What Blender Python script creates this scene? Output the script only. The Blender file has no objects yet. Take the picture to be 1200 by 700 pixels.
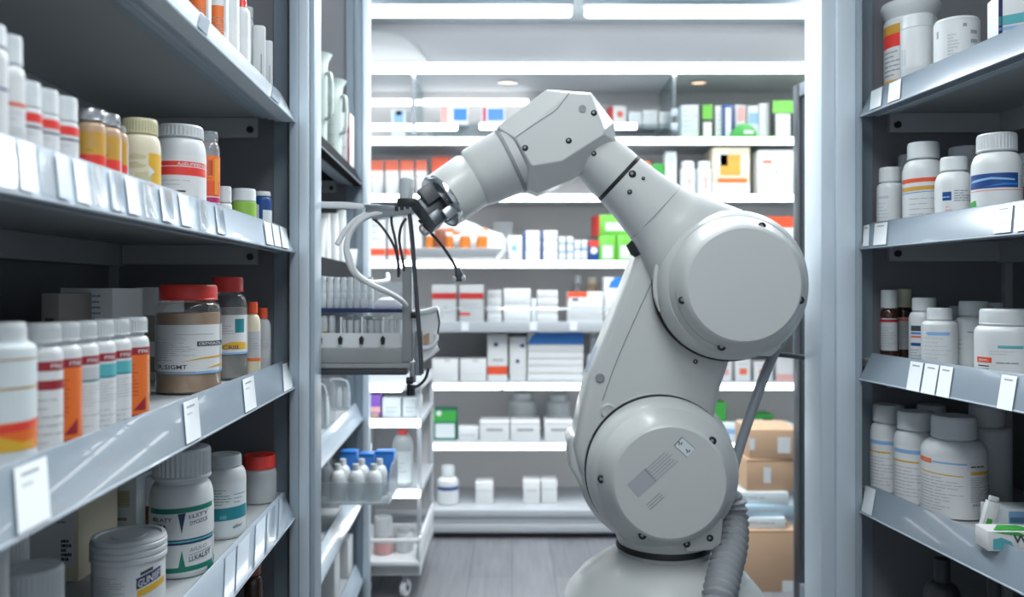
import bpy, bmesh, math, random
from mathutils import Matrix, Vector
random.seed(7)
SC = bpy.context.scene
COL = SC.collection
CAMZ = 1.21          # eye height; one picture unit at 1 m is 1/1000 m
PI = math.pi
def R(a): return math.radians(a)

# ------------------------------------------------------------------ materials
MATS = {}
def mat(name, col, rough=.45, metal=0.0, spec=.5, emit=None, estr=0.0, coat=0.0, noise=0.0, nscale=30):
    m = bpy.data.materials.new(name); m.use_nodes = True
    nt = m.node_tree; b = nt.nodes['Principled BSDF']
    b.inputs['Base Color'].default_value = (*col, 1)
    b.inputs['Roughness'].default_value = rough
    b.inputs['Metallic'].default_value = metal
    b.inputs['Specular IOR Level'].default_value = spec
    b.inputs['Coat Weight'].default_value = coat
    if emit:
        b.inputs['Emission Color'].default_value = (*emit, 1)
        b.inputs['Emission Strength'].default_value = estr
    if noise:
        tc = nt.nodes.new('ShaderNodeTexCoord'); n = nt.nodes.new('ShaderNodeTexNoise')
        n.inputs['Scale'].default_value = nscale; n.inputs['Detail'].default_value = 4
        mr = nt.nodes.new('ShaderNodeMapRange')
        mr.inputs['To Min'].default_value = max(.02, rough-noise); mr.inputs['To Max'].default_value = rough+noise
        nt.links.new(tc.outputs['Object'], n.inputs['Vector'])
        nt.links.new(n.outputs['Fac'], mr.inputs['Value'])
        nt.links.new(mr.outputs['Result'], b.inputs['Roughness'])
    MATS[name] = m
    return m
def clear_mat(name, tint, gloss=.12, rough=.05, alpha=.12, body=(.8,.85,.88)):
    """thin clear plastic or glass: mostly lets light through, some sheen and a little body"""
    m = bpy.data.materials.new(name); m.use_nodes = True; nt = m.node_tree
    for n in list(nt.nodes): nt.nodes.remove(n)
    out = nt.nodes.new('ShaderNodeOutputMaterial')
    tr = nt.nodes.new('ShaderNodeBsdfTransparent'); tr.inputs[0].default_value = (*tint,1)
    gl = nt.nodes.new('ShaderNodeBsdfGlossy'); gl.inputs['Roughness'].default_value = rough
    df = nt.nodes.new('ShaderNodeBsdfDiffuse'); df.inputs[0].default_value = (*body,1)
    lw = nt.nodes.new('ShaderNodeLayerWeight'); lw.inputs['Blend'].default_value = .25
    mr = nt.nodes.new('ShaderNodeMapRange'); mr.inputs['To Min'].default_value = gloss*.4; mr.inputs['To Max'].default_value = min(1,gloss*4)
    m1 = nt.nodes.new('ShaderNodeMixShader'); m2 = nt.nodes.new('ShaderNodeMixShader')
    m1.inputs[0].default_value = alpha
    nt.links.new(tr.outputs[0], m1.inputs[1]); nt.links.new(df.outputs[0], m1.inputs[2])
    nt.links.new(lw.outputs['Fresnel'], mr.inputs['Value']); nt.links.new(mr.outputs['Result'], m2.inputs[0])
    nt.links.new(m1.outputs[0], m2.inputs[1]); nt.links.new(gl.outputs[0], m2.inputs[2])
    nt.links.new(m2.outputs[0], out.inputs[0])
    MATS[name] = m; return m

mat('white', (.66,.69,.70), .38, noise=.05)
mat('white_cap', (.60,.635,.65), .42)
mat('cap_grey', (.50,.54,.56), .42)
mat('paper', (.70,.715,.72), .6)
mat('paper_cool', (.68,.74,.76), .6)
mat('paper_grey', (.46,.48,.50), .6)
mat('ink', (.05,.055,.07), .6)
mat('ink_grey', (.28,.31,.34), .6)
mat('ink_light', (.5,.53,.56), .6)
mat('black', (.012,.013,.015), .4)
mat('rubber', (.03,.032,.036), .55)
mat('red', (.80,.055,.045), .38)
mat('red_dark', (.32,.02,.03), .45)
mat('orange', (.80,.17,.03), .42)
mat('orange_red', (.75,.09,.03), .45)
mat('coral', (.75,.16,.09), .5)
mat('amber', (.55,.17,.03), .25)
mat('yellow', (.72,.42,.04), .45)
mat('mustard', (.60,.33,.05), .45)
mat('gold', (.62,.40,.17), .35, .4)
mat('cream', (.70,.64,.48), .5)
mat('cream_cap', (.55,.52,.33), .45)
mat('magenta', (.45,.03,.13), .45)
mat('green', (.05,.36,.06), .45)
mat('green_light', (.16,.52,.06), .45)
mat('lime', (.27,.48,.07), .45)
mat('green_dark', (.01,.19,.13), .45)
mat('teal', (.02,.23,.28), .45)
mat('teal_light', (.10,.42,.46), .45)
mat('blue', (.013,.062,.24), .4)
mat('blue_mid', (.03,.20,.62), .4)
mat('blue_light', (.25,.45,.72), .45)
mat('navy', (.012,.025,.10), .45)
mat('blue_pale', (.45,.62,.72), .45)
mat('purple', (.22,.10,.48), .45)
mat('pink', (.70,.38,.36), .5)
mat('tan', (.50,.33,.21), .35)
mat('brown_glass', (.045,.018,.012), .12, coat=.4)
mat('brown', (.22,.07,.04), .35)
mat('cardboard', (.55,.36,.23), .75, noise=.08)
mat('cardboard_dark', (.40,.22,.11), .75)
mat('kraft_grey', (.30,.28,.26), .65)
mat('silver', (.62,.64,.66), .28, .9)
mat('steel', (.36,.39,.42), .3, .85)
mat('steel_dark', (.10,.11,.12), .32, .8)
mat('chrome', (.75,.78,.80), .16, .95)
mat('aluminium', (.36,.43,.49), .36, .15, noise=.05, nscale=8)
mat('aluminium_light', (.58,.66,.73), .32, .1)
mat('slate', (.22,.27,.32), .4, .2)
mat('cabinet', (.17,.175,.19), .5, noise=.06, nscale=6)
mat('shelf_grey', (.38,.405,.42), .48, noise=.06, nscale=6)
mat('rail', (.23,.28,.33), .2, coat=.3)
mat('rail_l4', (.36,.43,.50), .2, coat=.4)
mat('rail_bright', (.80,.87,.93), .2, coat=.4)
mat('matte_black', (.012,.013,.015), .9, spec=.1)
mat('diffuser_white', (.72,.73,.74), .6)
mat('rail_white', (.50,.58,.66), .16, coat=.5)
mat('tag', (.80,.84,.87), .35)
mat('robot', (.555,.575,.565), .36, coat=.12, noise=.03, nscale=12)
mat('robot_collar', (.36,.38,.39), .4)
mat('robot_line', (.25,.27,.28), .5)
mat('seam', (.01,.01,.012), .5)
mat('plate_grey', (.40,.42,.45), .45)
mat('hose', (.33,.35,.37), .5)
mat('hose_white', (.62,.64,.65), .4)
mat('conduit', (.30,.33,.36), .35)
mat('back_panel', (.60,.585,.585), .55)
mat('back_shelf', (.44,.47,.50), .4)
mat('ceiling_paint', (.56,.61,.64), .8)
mat('soffit_paint', (.64,.64,.655), .7)
mat('wall_paint', (.5,.53,.56), .85)
mat('tray_white', (.80,.82,.83), .4)
mat('tray_grey', (.33,.35,.35), .42)
mat('tray_dark', (.06,.065,.075), .4)
mat('lamp', (1,1,1), .5, emit=(.93,.98,1), estr=5.2)
mat('lamp_warm', (1,1,1), .5, emit=(1,.66,.42), estr=1.3)
clear_mat('glass', (.90,.95,.96), .10, .03, .05)
clear_mat('door_glass', (.90,.95,.96), .025, .03, .05)
clear_mat('clear_plastic', (.93,.95,.96), .14, .08, .22)
clear_mat('jar_clear', (.96,.97,.97), .14, .05, .05)
clear_mat('frosted', (.92,.94,.95), .10, .25, .55, (.74,.79,.8))
clear_mat('milky', (.9,.93,.92), .10, .2, .7, (.58,.66,.63))

# floor: grey wood planks
m = mat('floor_planks', (.25,.26,.28), .35); nt = m.node_tree; b = nt.nodes['Principled BSDF']
tc = nt.nodes.new('ShaderNodeTexCoord'); mp = nt.nodes.new('ShaderNodeMapping'); mp.inputs['Rotation'].default_value = (0,0,R(90))
br = nt.nodes.new('ShaderNodeTexBrick'); br.inputs['Scale'].default_value = 1
br.inputs['Brick Width'].default_value = 1.2; br.inputs['Row Height'].default_value = .18; br.inputs['Mortar Size'].default_value = .002
br.inputs['Color1'].default_value = (.16,.165,.18,1); br.inputs['Color2'].default_value = (.21,.215,.235,1); br.inputs['Mortar'].default_value = (.10,.10,.11,1)
ns = nt.nodes.new('ShaderNodeTexNoise'); ns.inputs['Scale'].default_value = 3; ns.inputs['Detail'].default_value = 6
mp2 = nt.nodes.new('ShaderNodeMapping'); mp2.inputs['Scale'].default_value = (14,1,1)
mx = nt.nodes.new('ShaderNodeMix'); mx.data_type = 'RGBA'; mx.blend_type = 'OVERLAY'; mx.inputs[0].default_value = .35
nt.links.new(tc.outputs['Object'], mp.inputs[0]); nt.links.new(mp.outputs[0], br.inputs['Vector'])
nt.links.new(tc.outputs['Object'], mp2.inputs[0]); nt.links.new(mp2.outputs[0], ns.inputs['Vector'])
nt.links.new(br.outputs['Color'], mx.inputs[6]); nt.links.new(ns.outputs['Fac'], mx.inputs[7]); nt.links.new(mx.outputs[2], b.inputs['Base Color'])

# ------------------------------------------------------------------ mesh builder
WM = {}
class MB:
    def __init__(s):
        s.v = []; s.f = []; s.fm = []; s.mats = []; s.M = Matrix()
    def mi(s, m):
        if m not in s.mats: s.mats.append(m)
        return s.mats.index(m)
    def add(s, vs, fs, m):
        o = len(s.v); k = s.mi(m)
        s.v += [tuple(s.M @ Vector(p)) for p in vs]
        for f in fs: s.f.append([o+i for i in f]); s.fm.append(k)
        return s
    def box(s, x0, x1, y0, y1, z0, z1, m):
        vs = [(x0,y0,z0),(x1,y0,z0),(x1,y1,z0),(x0,y1,z0),(x0,y0,z1),(x1,y0,z1),(x1,y1,z1),(x0,y1,z1)]
        return s.add(vs, [(0,3,2,1),(4,5,6,7),(0,1,5,4),(1,2,6,5),(2,3,7,6),(3,0,4,7)], m)
    def quad(s, a, b, c, d, m): return s.add([a,b,c,d], [(0,1,2,3)], m)
    def lathe(s, prof, m, seg=32, ribs=0.0, ribz=None, mats=None):
        """profile of (radius, height) turned about z; ribs flutes the rings between ribz heights"""
        vs = []; fs = []; rings = []
        for (r, z) in prof:
            if r < 1e-6: rings.append([len(vs)]); vs.append((0,0,z)); continue
            ring = []
            for i in range(seg):
                a = 2*PI*i/seg; rr = r
                if ribs and ribz and ribz[0] <= z <= ribz[1] and i % 2: rr = r - ribs
                ring.append(len(vs)); vs.append((rr*math.cos(a), rr*math.sin(a), z))
            rings.append(ring)
        for k in range(len(rings)-1):
            A, B = rings[k], rings[k+1]; g = []
            for i in range(seg):
                j = (i+1) % seg
                if len(A) == 1 and len(B) == 1: break
                if len(A) == 1: g.append((A[0], B[i], B[j]))
                elif len(B) == 1: g.append((A[i], A[j], B[0]))
                else: g.append((A[i], A[j], B[j], B[i]))
            fs.append((g, (mats or {}).get(k, m)))
        o = len(s.v)
        s.v += [tuple(s.M @ Vector(p)) for p in vs]
        for g, mm in fs:
            k = s.mi(mm)
            for f in g: s.f.append([o+i for i in f]); s.fm.append(k)
        return s
    def loft(s, rings, m, caps=True):
        n = len(rings[0]); vs = [p for r in rings for p in r]; fs = []
        for k in range(len(rings)-1):
            for i in range(n):
                j = (i+1) % n
                fs.append((k*n+i, k*n+j, (k+1)*n+j, (k+1)*n+i))
        if caps:
            fs.append(tuple(reversed(range(n)))); fs.append(tuple(range((len(rings)-1)*n, len(rings)*n)))
        return s.add(vs, fs, m)
    def prism(s, poly, d0, d1, m, axis='y'):
        """extrude a 2-D outline: axis y takes (x,z), axis x takes (y,z), axis z takes (x,y)"""
        def P(p, d): return {'y':(p[0],d,p[1]), 'x':(d,p[0],p[1]), 'z':(p[0],p[1],d)}[axis]
        return s.loft([[P(p,d0) for p in poly],[P(p,d1) for p in poly]], m)
    def tube(s, pts, r, m, seg=10, smooth=0, flat=1.0):
        pts = [Vector(p) for p in pts]
        if smooth: pts = spline(pts, smooth)
        rs = r if isinstance(r, (list, tuple)) else [r]*len(pts)
        if len(rs) != len(pts):
            rs = [rs[min(len(rs)-1, int(i*(len(rs)-1)/max(1,len(pts)-1)))] for i in range(len(pts))]
        rings = []; n = None
        for i, p in enumerate(pts):
            t = (pts[min(i+1,len(pts)-1)] - pts[max(i-1,0)]).normalized()
            if n is None:
                n = t.cross(Vector((0,1,0)));
                if n.length < .2: n = t.cross(Vector((1,0,0)))
                n.normalize()
            n = (n - t*n.dot(t)).normalized(); b = t.cross(n)
            rings.append([p + (n*math.cos(2*PI*k/seg)*flat + b*math.sin(2*PI*k/seg))*rs[i] for k in range(seg)])
        return s.loft(rings, m)
    def cyl(s, a, b, r, m, seg=24, r2=None):
        return s.tube([a, b], [r, r if r2 is None else r2], m, seg)
    def build(s, name, parent=None, bevel=0, segs=2, angle=32, world=True, flip=True):
        me = bpy.data.meshes.new(name)
        vs = s.v
        if parent is not None and world:
            inv = WM[parent].inverted(); vs = [tuple(inv @ Vector(p)) for p in vs]
        me.from_pydata(vs, [], s.f)
        for mm in s.mats: me.materials.append(MATS[mm])
        me.polygons.foreach_set('material_index', s.fm)
        bm = bmesh.new(); bm.from_mesh(me)
        if flip: bmesh.ops.recalc_face_normals(bm, faces=bm.faces[:])
        if bevel:
            es = [e for e in bm.edges if len(e.link_faces) == 2 and e.calc_face_angle(0) > R(angle)]
            bmesh.ops.bevel(bm, geom=es, offset=bevel, offset_type='OFFSET', segments=segs, profile=.5, affect='EDGES', clamp_overlap=True)
        bm.to_mesh(me); bm.free()
        me.polygons.foreach_set('use_smooth', [True]*len(me.polygons))
        me.set_sharp_from_angle(angle=R(angle))
        o = bpy.data.objects.new(name, me); COL.objects.link(o)
        if parent is not None:
            o.parent = parent; WM[o] = WM[parent]
        else: WM[o] = Matrix()
        return o
def spline(pts, n):
    out = []
    P = [pts[0]] + list(pts) + [pts[-1]]
    for i in range(1, len(P)-2):
        a, b, c, d = P[i-1], P[i], P[i+1], P[i+2]
        for k in range(n):
            t = k/n
            out.append(.5*((2*b) + (c-a)*t + (2*a-5*b+4*c-d)*t*t + (3*b-a-3*c+d)*t*t*t))
    out.append(pts[-1]); return out
def tag(o, label, cat, group=None, kind=None):
    if label: o['label'] = label
    if cat: o['category'] = cat
    if group: o['group'] = group
    if kind: o['kind'] = kind
    return o
def thing(name, label, cat, loc=(0,0,0), rz=0, group=None):
    o = bpy.data.objects.new(name, None); COL.objects.link(o)
    o.location = loc; o.rotation_euler = (0,0,rz); o.empty_display_size = .05
    WM[o] = Matrix.Translation(loc) @ Matrix.Rotation(rz, 4, 'Z')
    return tag(o, label, cat, group)
def recenter(o):
    """move a lone mesh's origin to the middle of its base"""
    vs = [v.co for v in o.data.vertices]
    c = Vector(((min(v.x for v in vs)+max(v.x for v in vs))/2, (min(v.y for v in vs)+max(v.y for v in vs))/2, min(v.z for v in vs)))
    o.data.transform(Matrix.Translation(-c)); o.location = c
    return o
def dup(root, loc, label=None, group=None, rz=None):
    r = root.copy(); COL.objects.link(r); r.location = loc
    if rz is not None: r.rotation_euler = (0,0,rz)
    if label: r['label'] = label
    if group: r['group'] = group
    for ch in list(root.children):
        c = ch.copy(); COL.objects.link(c); c.parent = r
        for g in list(ch.children):
            d = g.copy(); COL.objects.link(d); d.parent = c
    return r
def at(px, py, Y): return Vector(((px-600)/1000*Y, Y, CAMZ + (340-py)/1000*Y))

# ------------------------------------------------------------------ flat and wrapped printing
_txt = {}
def text_mesh(s):
    if s in _txt: return _txt[s]
    cu = bpy.data.curves.new('lettering', 'FONT'); cu.body = s; cu.size = 1; cu.offset = .012; cu.resolution_u = 2
    ob = bpy.data.objects.new('lettering', cu); COL.objects.link(ob)
    bpy.context.view_layer.update()
    me = ob.evaluated_get(bpy.context.evaluated_depsgraph_get()).to_mesh()
    vs = [(v.co.x, v.co.y) for v in me.vertices]; fs = [tuple(p.vertices) for p in me.polygons]
    bpy.data.objects.remove(ob); bpy.data.curves.remove(cu)
    x0 = min(v[0] for v in vs); x1 = max(v[0] for v in vs); y0 = min(v[1] for v in vs); y1 = max(v[1] for v in vs)
    vs = [((x-x0)/(x1-x0), (y-y0)/(y1-y0)) for x, y in vs]
    _txt[s] = (vs, fs); return _txt[s]
def print_on(mb, els, F, wid, hei, rnd):
    """els in label units (s across -1..1, t up 0..1); F(s,t,layer) gives the point"""
    def rect(s0, s1, t0, t1, m, lay, skew=0):
        n = max(1, int(math.ceil(abs(s1-s0)*wid/2/.004))) if wid else 1
        n = min(n, 24)
        vs = []; fs = []
        for i in range(n+1):
            s = s0+(s1-s0)*i/n; dz = skew*i/n
            vs += [F(s,t0+dz,lay), F(s,t1+dz,lay)]
        for i in range(n): fs.append((2*i,2*i+2,2*i+3,2*i+1))
        mb.add(vs, fs, m)
    for e in els:
        k = e[0]
        if k == 'r': rect(e[1],e[2],e[3],e[4],e[5], e[6] if len(e) > 6 else 1, e[7] if len(e) > 7 else 0)
        elif k == 'lines':
            _, s0, s1, t0, t1, n, m = e[:7]
            th = (t1-t0)/n*(e[7] if len(e) > 7 else .32)
            for i in range(n):
                t = t1-(i+.5)*(t1-t0)/n; s = s0; end = s1-(s1-s0)*rnd.choice((0,0,.12,.3,.5))
                while s < end-.01:
                    w = (s1-s0)*rnd.uniform(.1,.34); w = min(w, end-s)
                    rect(s, s+w, t-th/2, t+th/2, m, 2); s += w+(s1-s0)*.035
        elif k == 'bars':
            _, s0, s1, t0, t1, n, m = e
            for i in range(n):
                c = s0+(s1-s0)*i/n; rect(c, c+(s1-s0)/n*rnd.choice((.3,.5,.75)), t0, t1, m, 2)
        elif k == 'text':
            _, st, s0, s1, t0, t1, m = e[:7]
            vs, fs = text_mesh(st)
            mb.add([F(s0+(s1-s0)*x, t0+(t1-t0)*y + (e[7]*x if len(e) > 7 else 0), 3) for x, y in vs], fs, m)
        elif k == 'poly':
            P = e[1]; sa = min(p[0] for p in P); sb = max(p[0] for p in P)
            cols = sorted(set([p[0] for p in P] + [sa+(sb-sa)*i/14 for i in range(15)])); vs = []
            for s in cols:
                s_ = min(max(s, sa+1e-5), sb-1e-5); ts = []
                for (a0,b0),(a1,b1) in zip(P, P[1:]+P[:1]):
                    if min(a0,a1) <= s_ <= max(a0,a1) and a0 != a1: ts.append(b0+(b1-b0)*(s_-a0)/(a1-a0))
                vs += [F(s,min(ts),2), F(s,max(ts),2)]
            mb.add(vs, [(2*i,2*i+2,2*i+3,2*i+1) for i in range(len(cols)-1)], e[2])
        elif k == 'dot':
            _, s, t, r, m = e
            mb.add([F(s+r/wid*2*math.cos(a*PI/6), t+r/hei*math.sin(a*PI/6), 2) for a in range(12)], [tuple(range(12))], m)
def wrap_label(r, z0, z1, half, base, els, parent, seed=1, name='paper_label', label=None):
    mb = MB(); rnd = random.Random(seed); A = R(half)
    def F(s, t, lay):
        a = (math.asin(max(-1,min(1,s)))/(PI/2))*A; rr = r + .0004 + .00022*lay
        return (rr*math.sin(a), -rr*math.cos(a), z0+(z1-z0)*t)
    if base: els = [('r',-1,1,0,1,base,0)] + list(els)
    print_on(mb, els, F, 2*A*r, z1-z0, rnd)
    o = mb.build(name, parent, world=False, flip=False)
    if label: o['label'] = label
    return o

# ------------------------------------------------------------------ shelf lines of the two near units
def solveY(side, px, v):
    k = (px-600)/1000
    return (-.4118-v)/(k+.045) if side == 'L' else (1.00776+v)/(k+.106)
def lineX(side, Y, v):
    return -.5+.045*(1.96-Y)-v if side == 'L' else .8+.106*(1.96-Y)+v
def U(side, u, v, z): return (lineX(side, 1.96-u, v), 1.96-u, z)
ZB = {'L':[.386,.086,-.225,-.525,-.83], 'R':[.398,.094,-.206,-.51,-.815]}
TOP = lambda side, i: ZB[side][i]+.045

def arc(r0, z0, r1, z1, n=6):
    """quarter round from (r0,z0) going up then in to (r1,z1)"""
    return [(r1+(r0-r1)*math.cos(PI/2*i/n), z0+(z1-z0)*math.sin(PI/2*i/n)) for i in range(n+1)]
def bottle_at(loc, rz, r, h, label, cat='bottle', name='pill_bottle', body='white', cap='white_cap', capr=.8, caph=.17,
              neck=.7, sh=.10, gap=.012, ribs=True, lab=None, group=None, rise=0.0, liquid=None, lid='flat', seg=36, seed=0, capname='cap'):
    o = thing(name, label, cat, loc, rz, group)
    zc = h*(1-caph); hs = zc - h*gap - h*sh
    prof = [(0,0),(r*.86,0),(r*.95,h*.008),(r,h*.03)] + arc(r,hs,r*neck,hs+h*sh) + [(r*neck,zc+.001),(r*neck*.6,zc+.001)]
    prof += [(0,zc+.001)]
    MB().lathe(prof, body, seg).build('body', o, world=False)
    if liquid:
        m, f = liquid
        top = hs*f
        MB().lathe([(0,.003),(r*.9,.003),(r*.965,h*.03),(r*.965,top-.003),(r*.95,top),(0,top)], m, seg).build('contents', o, world=False)
    rc = r*capr
    c = MB()
    if lid == 'ridged':
        pr = [(0,zc),(rc*.95,zc)]
        n = 3
        for i in range(n):
            a = zc+(h-zc)*(.04+.80*i/n); b = zc+(h-zc)*(.04+.80*(i+.8)/n)
            pr += [(rc*.955,a),(rc,a+.002),(rc,b),(rc*.955,b+.002)]
        pr += [(rc*.98,h-.004),(rc*.95,h),(rc*.86,h),(rc*.83,h-.003),(rc*.45,h-.003),(rc*.42,h-.0015),(0,h-.0015)]
        c.lathe(pr, cap, 48)
    elif lid == 'recess':
        c.lathe([(0,zc),(rc,zc),(rc*1.01,h*.5+zc*.5),(rc,h),(rc*.9,h),(rc*.88,h-.006),(0,h-.006)], cap, 48)
    elif lid == 'bowl':
        c.lathe([(0,zc),(rc*.80,zc),(rc*.88,zc+(h-zc)*.25),(rc*.98,zc+(h-zc)*.6),(rc,h-.006),(rc*.97,h),(0,h)], cap, 48)
    else:
        e = .004
        c.lathe([(0,zc),(rc*.97,zc),(rc,zc+.002),(rc,zc+(h-zc)*.10),(rc*.985,zc+(h-zc)*.13),(rc*.985,h-.006),(rc*.965,h-.003),(rc*.92,h),(rc*.6,h),(rc*.57,h-.001),(0,h-.001)], cap, 72,
                ribs=rc*.045 if ribs else 0, ribz=(zc+(h-zc)*.12, h-.005))
    c.build(capname, o, world=False)
    if lab:
        z0, z1, half, base, els = lab
        wrap_label(r, hs*z0, hs*z1, half, base or body, els, o, seed)
    return o
def shelf_bottle(side, si, px, w, ytop, label, v=None, turn=0, right=None, **k):
    """stand a bottle on a near shelf: px its middle column, w its width in the picture"""
    vv = v if v is not None else .08
    for _ in range(12):
        p = px
        if right is not None: p = right - w/2
        Y = solveY(side, p, vv); r = w*Y/2000
        if v is None: vv = .036+r
    if vv < r+.036 and ytop < 900:
        vv = r+.036; Y = solveY(side, p, vv); r = w*Y/2000; vv = max(vv, r+.036); Y = solveY(side, p, vv)
    lim = 2.022-r
    if Y > lim:
        Y = lim; r = w*Y/2000; k_ = (px-600)/1000 if right is None else (right-w/2-600)/1000
        vv = Y*(k_+.106)-1.00776 if side == 'R' else -.4118-Y*(k_+.045)
    zs = TOP(side, si)
    h = (340-ytop)*Y/1000 - zs
    X = lineX(side, Y, vv)
    rz = math.atan2(-X, Y) + R(turn)
    return bottle_at((X, Y, CAMZ+zs), rz, r, h, label, **k)
def carton(loc, sx, sy, sz, rz, m, label, marks=(), cat='box', name='carton', group=None, seed=0, top=None, side=None):
    mb = MB(); rnd = random.Random(seed+int(sx*1e4))
    mb.box(-sx/2,sx/2,0,sy,0,sz,m)
    b = MB();
    faces = {}
    for e in marks:
        f = 'front'
        if isinstance(e[0], tuple): pass
        if e[0] in ('@left','@right','@top'): f = e[0][1:]; e = e[1]
        faces.setdefault(f, []).append(e)
    E = .0005
    FF = {'front': (lambda s,t,l: (s*sx/2, -E*(1+l*.5), t*sz), sx, sz),
          'right': (lambda s,t,l: (sx/2+E*(1+l*.5), sy/2+s*sy/2, t*sz), sy, sz),
          'left': (lambda s,t,l: (-sx/2-E*(1+l*.5), sy/2-s*sy/2, t*sz), sy, sz),
          'top': (lambda s,t,l: (s*sx/2, t*sy, sz+E*(1+l*.5)), sx, sy)}
    o = mb.build(name, None, bevel=min(.0022, sx*.06), segs=2)
    for f, es in faces.items():
        F, w, h = FF[f]; print_on(b, es, F, 0, h, rnd) if False else print_on(b, es, F, w, h, rnd)
    if b.v:
        p = b.build('printing', None, flip=False)
        # printing belongs to the carton's own surface: one mesh
        bm = bmesh.new(); bm.from_mesh(o.data)
        off = len(o.data.materials); n0 = len(bm.faces)
        bm.from_mesh(p.data); bm.faces.ensure_lookup_table()
        for fc in bm.faces[n0:]: fc.material_index += off
        bm.to_mesh(o.data); bm.free()
        for mm in p.data.materials: o.data.materials.append(mm)
        bpy.data.objects.remove(p)
    o.location = loc; o.rotation_euler = (0,0,rz)
    return tag(o, label, cat, group)
# ------------------------------------------------------------------ the room
def struct(name, mb, bevel=0):
    o = mb.build(name, None, bevel=bevel); o['kind'] = 'structure'; return o
CEIL = 2.52
struct('floor', MB().box(-2.2,3.0,-1.4,4.66,-.05,0,'floor_planks'))
struct('ceiling', MB().box(-2.2,3.0,-1.4,4.66,CEIL,CEIL+.05,'ceiling_paint'))
struct('wall_back', MB().box(-2.2,3.0,4.66,4.72,0,CEIL,'wall_paint'))
struct('wall_left', MB().box(-2.26,-2.2,-1.4,4.72,0,CEIL,'wall_paint'))
struct('wall_right', MB().box(3.0,3.06,-1.4,4.72,0,CEIL,'wall_paint'))
# bulkhead over the back shelving
SOF0 = CAMZ+1.070
sof = MB(); sof.box(-2.2,3.0,4.215,4.66,SOF0,CEIL,'soffit_paint'); sof.box(-2.2,3.0,4.20,4.215,SOF0+.05,CEIL,'soffit_paint')
struct('trim_1', sof)
# ceiling lamps seen at the top of the picture
def linear_lamp(px0, px1, y, Y, label, hh=.026):
    a = at(px0, y, Y); b = at(px1, y, Y)
    t = thing('linear_ceiling_lamp', label, 'lamp', ((a.x+b.x)/2, Y, a.z), 0, 'linear lamps below the ceiling')
    h = MB(); h.box(a.x-.01,b.x+.01,Y-.004,Y+.05,a.z+hh-.004,a.z+hh+.02,'aluminium')
    for x in (a.x+.2, b.x-.2): h.box(x-.008,x+.008,Y+.012,Y+.03,a.z+hh+.02,CEIL,'aluminium')
    h.build('housing', t, bevel=.003)
    MB().tube([(a.x,Y+.02,a.z),(a.x+.012,Y+.02,a.z),(b.x-.012,Y+.02,a.z),(b.x,Y+.02,a.z)],[hh*.7,hh,hh,hh*.7],'lamp',14).build('diffuser', t)
linear_lamp(428, 670, 11.5, 3.72, 'long bright lamp under the ceiling, the left one of two in line')
linear_lamp(686, 1010, 12, 3.72, 'long bright lamp under the ceiling, the right one of two in line')
# round air diffuser on the bulkhead
d = thing('air_diffuser', 'round white stacked air diffuser on the bulkhead at upper left', 'vent', at(452,60,4.14))
c = at(440,76,4.19)
for nm, rr, yy, dz in (('outer_ring', .24, 4.199, .165), ('inner_dish', .255, 4.163, .088)):
    mb = MB(); seg = [(c.x+rr*math.cos(PI*i/32)*(1 if True else 0), c.z+dz*math.sin(PI*i/32)) for i in range(33)]
    mb.prism(seg, yy-.035, yy, 'diffuser_white'); mb.build(nm, d, bevel=.012, segs=3)
# ------------------------------------------------------------------ back shelving
BY0, BY1 = 4.20, 4.62
def bz(y, Y=4.2): return CAMZ+(340-y)/1000*Y
BX0, BX1 = -1.25, 2.3
back = thing('wall_shelving', 'wide grey wall shelving with glowing front edges behind the robot', 'shelving', ((BX0+BX1)/2, 4.4, 0))
pb = MB(); pb.box(BX0,BX1,BY1,BY1+.02,0,SOF0,'back_panel'); pb.build('back_panel', back)
for x in (BX0, BX1): MB().box(x-.012,x+.012,BY0,BY1,0,SOF0,'back_shelf').build('end_panel', back)
BTOP = {}
for i, (y, lit, mt) in enumerate([(165,1,'back_shelf'),(232,1,'back_shelf'),(310,1,'back_shelf'),(383,0,'back_shelf'),(453.5,1,'back_shelf'),(524,1,'back_shelf')]):
    z = bz(y); zt = z+.020; BTOP[i] = zt
    mb = MB(); mb.box(BX0+.012,BX1-.012,BY0+.0305,BY1,zt-.022,zt,mt)
    if not lit: mb.box(BX0+.012,BX1-.012,BY0,BY0+.022,z-.028,zt+.004,mt)
    else: mb.box(BX0+.012,BX1-.012,BY0-.001,BY0+.03,z+.0155,zt,mt)
    sh = mb.build('shelf', back, bevel=.002)
    if lit:
        cuts = {4:[BX0+.02, at(588,0,4.2).x, BX1-.02], 0:[BX0+.02,BX1-.02]}.get(i,[BX0+.02,BX1-.02])
        for a, b in zip(cuts, cuts[1:]):
            MB().box(a+.006,b-.006,BY0-.002,BY0+.028,z-.0150,z+.0150,'lamp').build('light_strip', sh, bevel=.005, segs=3)
    else:
        MB().tube([(BX0+.02,BY0+.012,bz(362)),(BX1-.02,BY0+.012,bz(362))],.006,'clear_plastic',8).build('guard_rail', sh)
        for px in (625, 672, 545):
            a = at(px,383,4.195); MB().box(a.x-.018,a.x+.018,4.193,4.199,a.z-.02,a.z+.022,'tag').build('price_clip', sh)
# base plinth
BTOP[6] = bz(594)
mb = MB(); mb.box(BX0+.012,BX1-.012,BY0-.06,BY1,bz(603),BTOP[6],'back_shelf'); mb.box(BX0+.012,BX1-.012,BY0-.05,BY1,bz(611),bz(603),'back_shelf')
mb.box(BX0+.012,BX1-.012,BY0-.06,BY1,bz(621),bz(611),'back_shelf'); mb.box(BX0+.012,BX1-.012,BY0+.02,BY1,0,bz(621),'steel_dark')
mb.build('plinth', back, bevel=.006)
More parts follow.
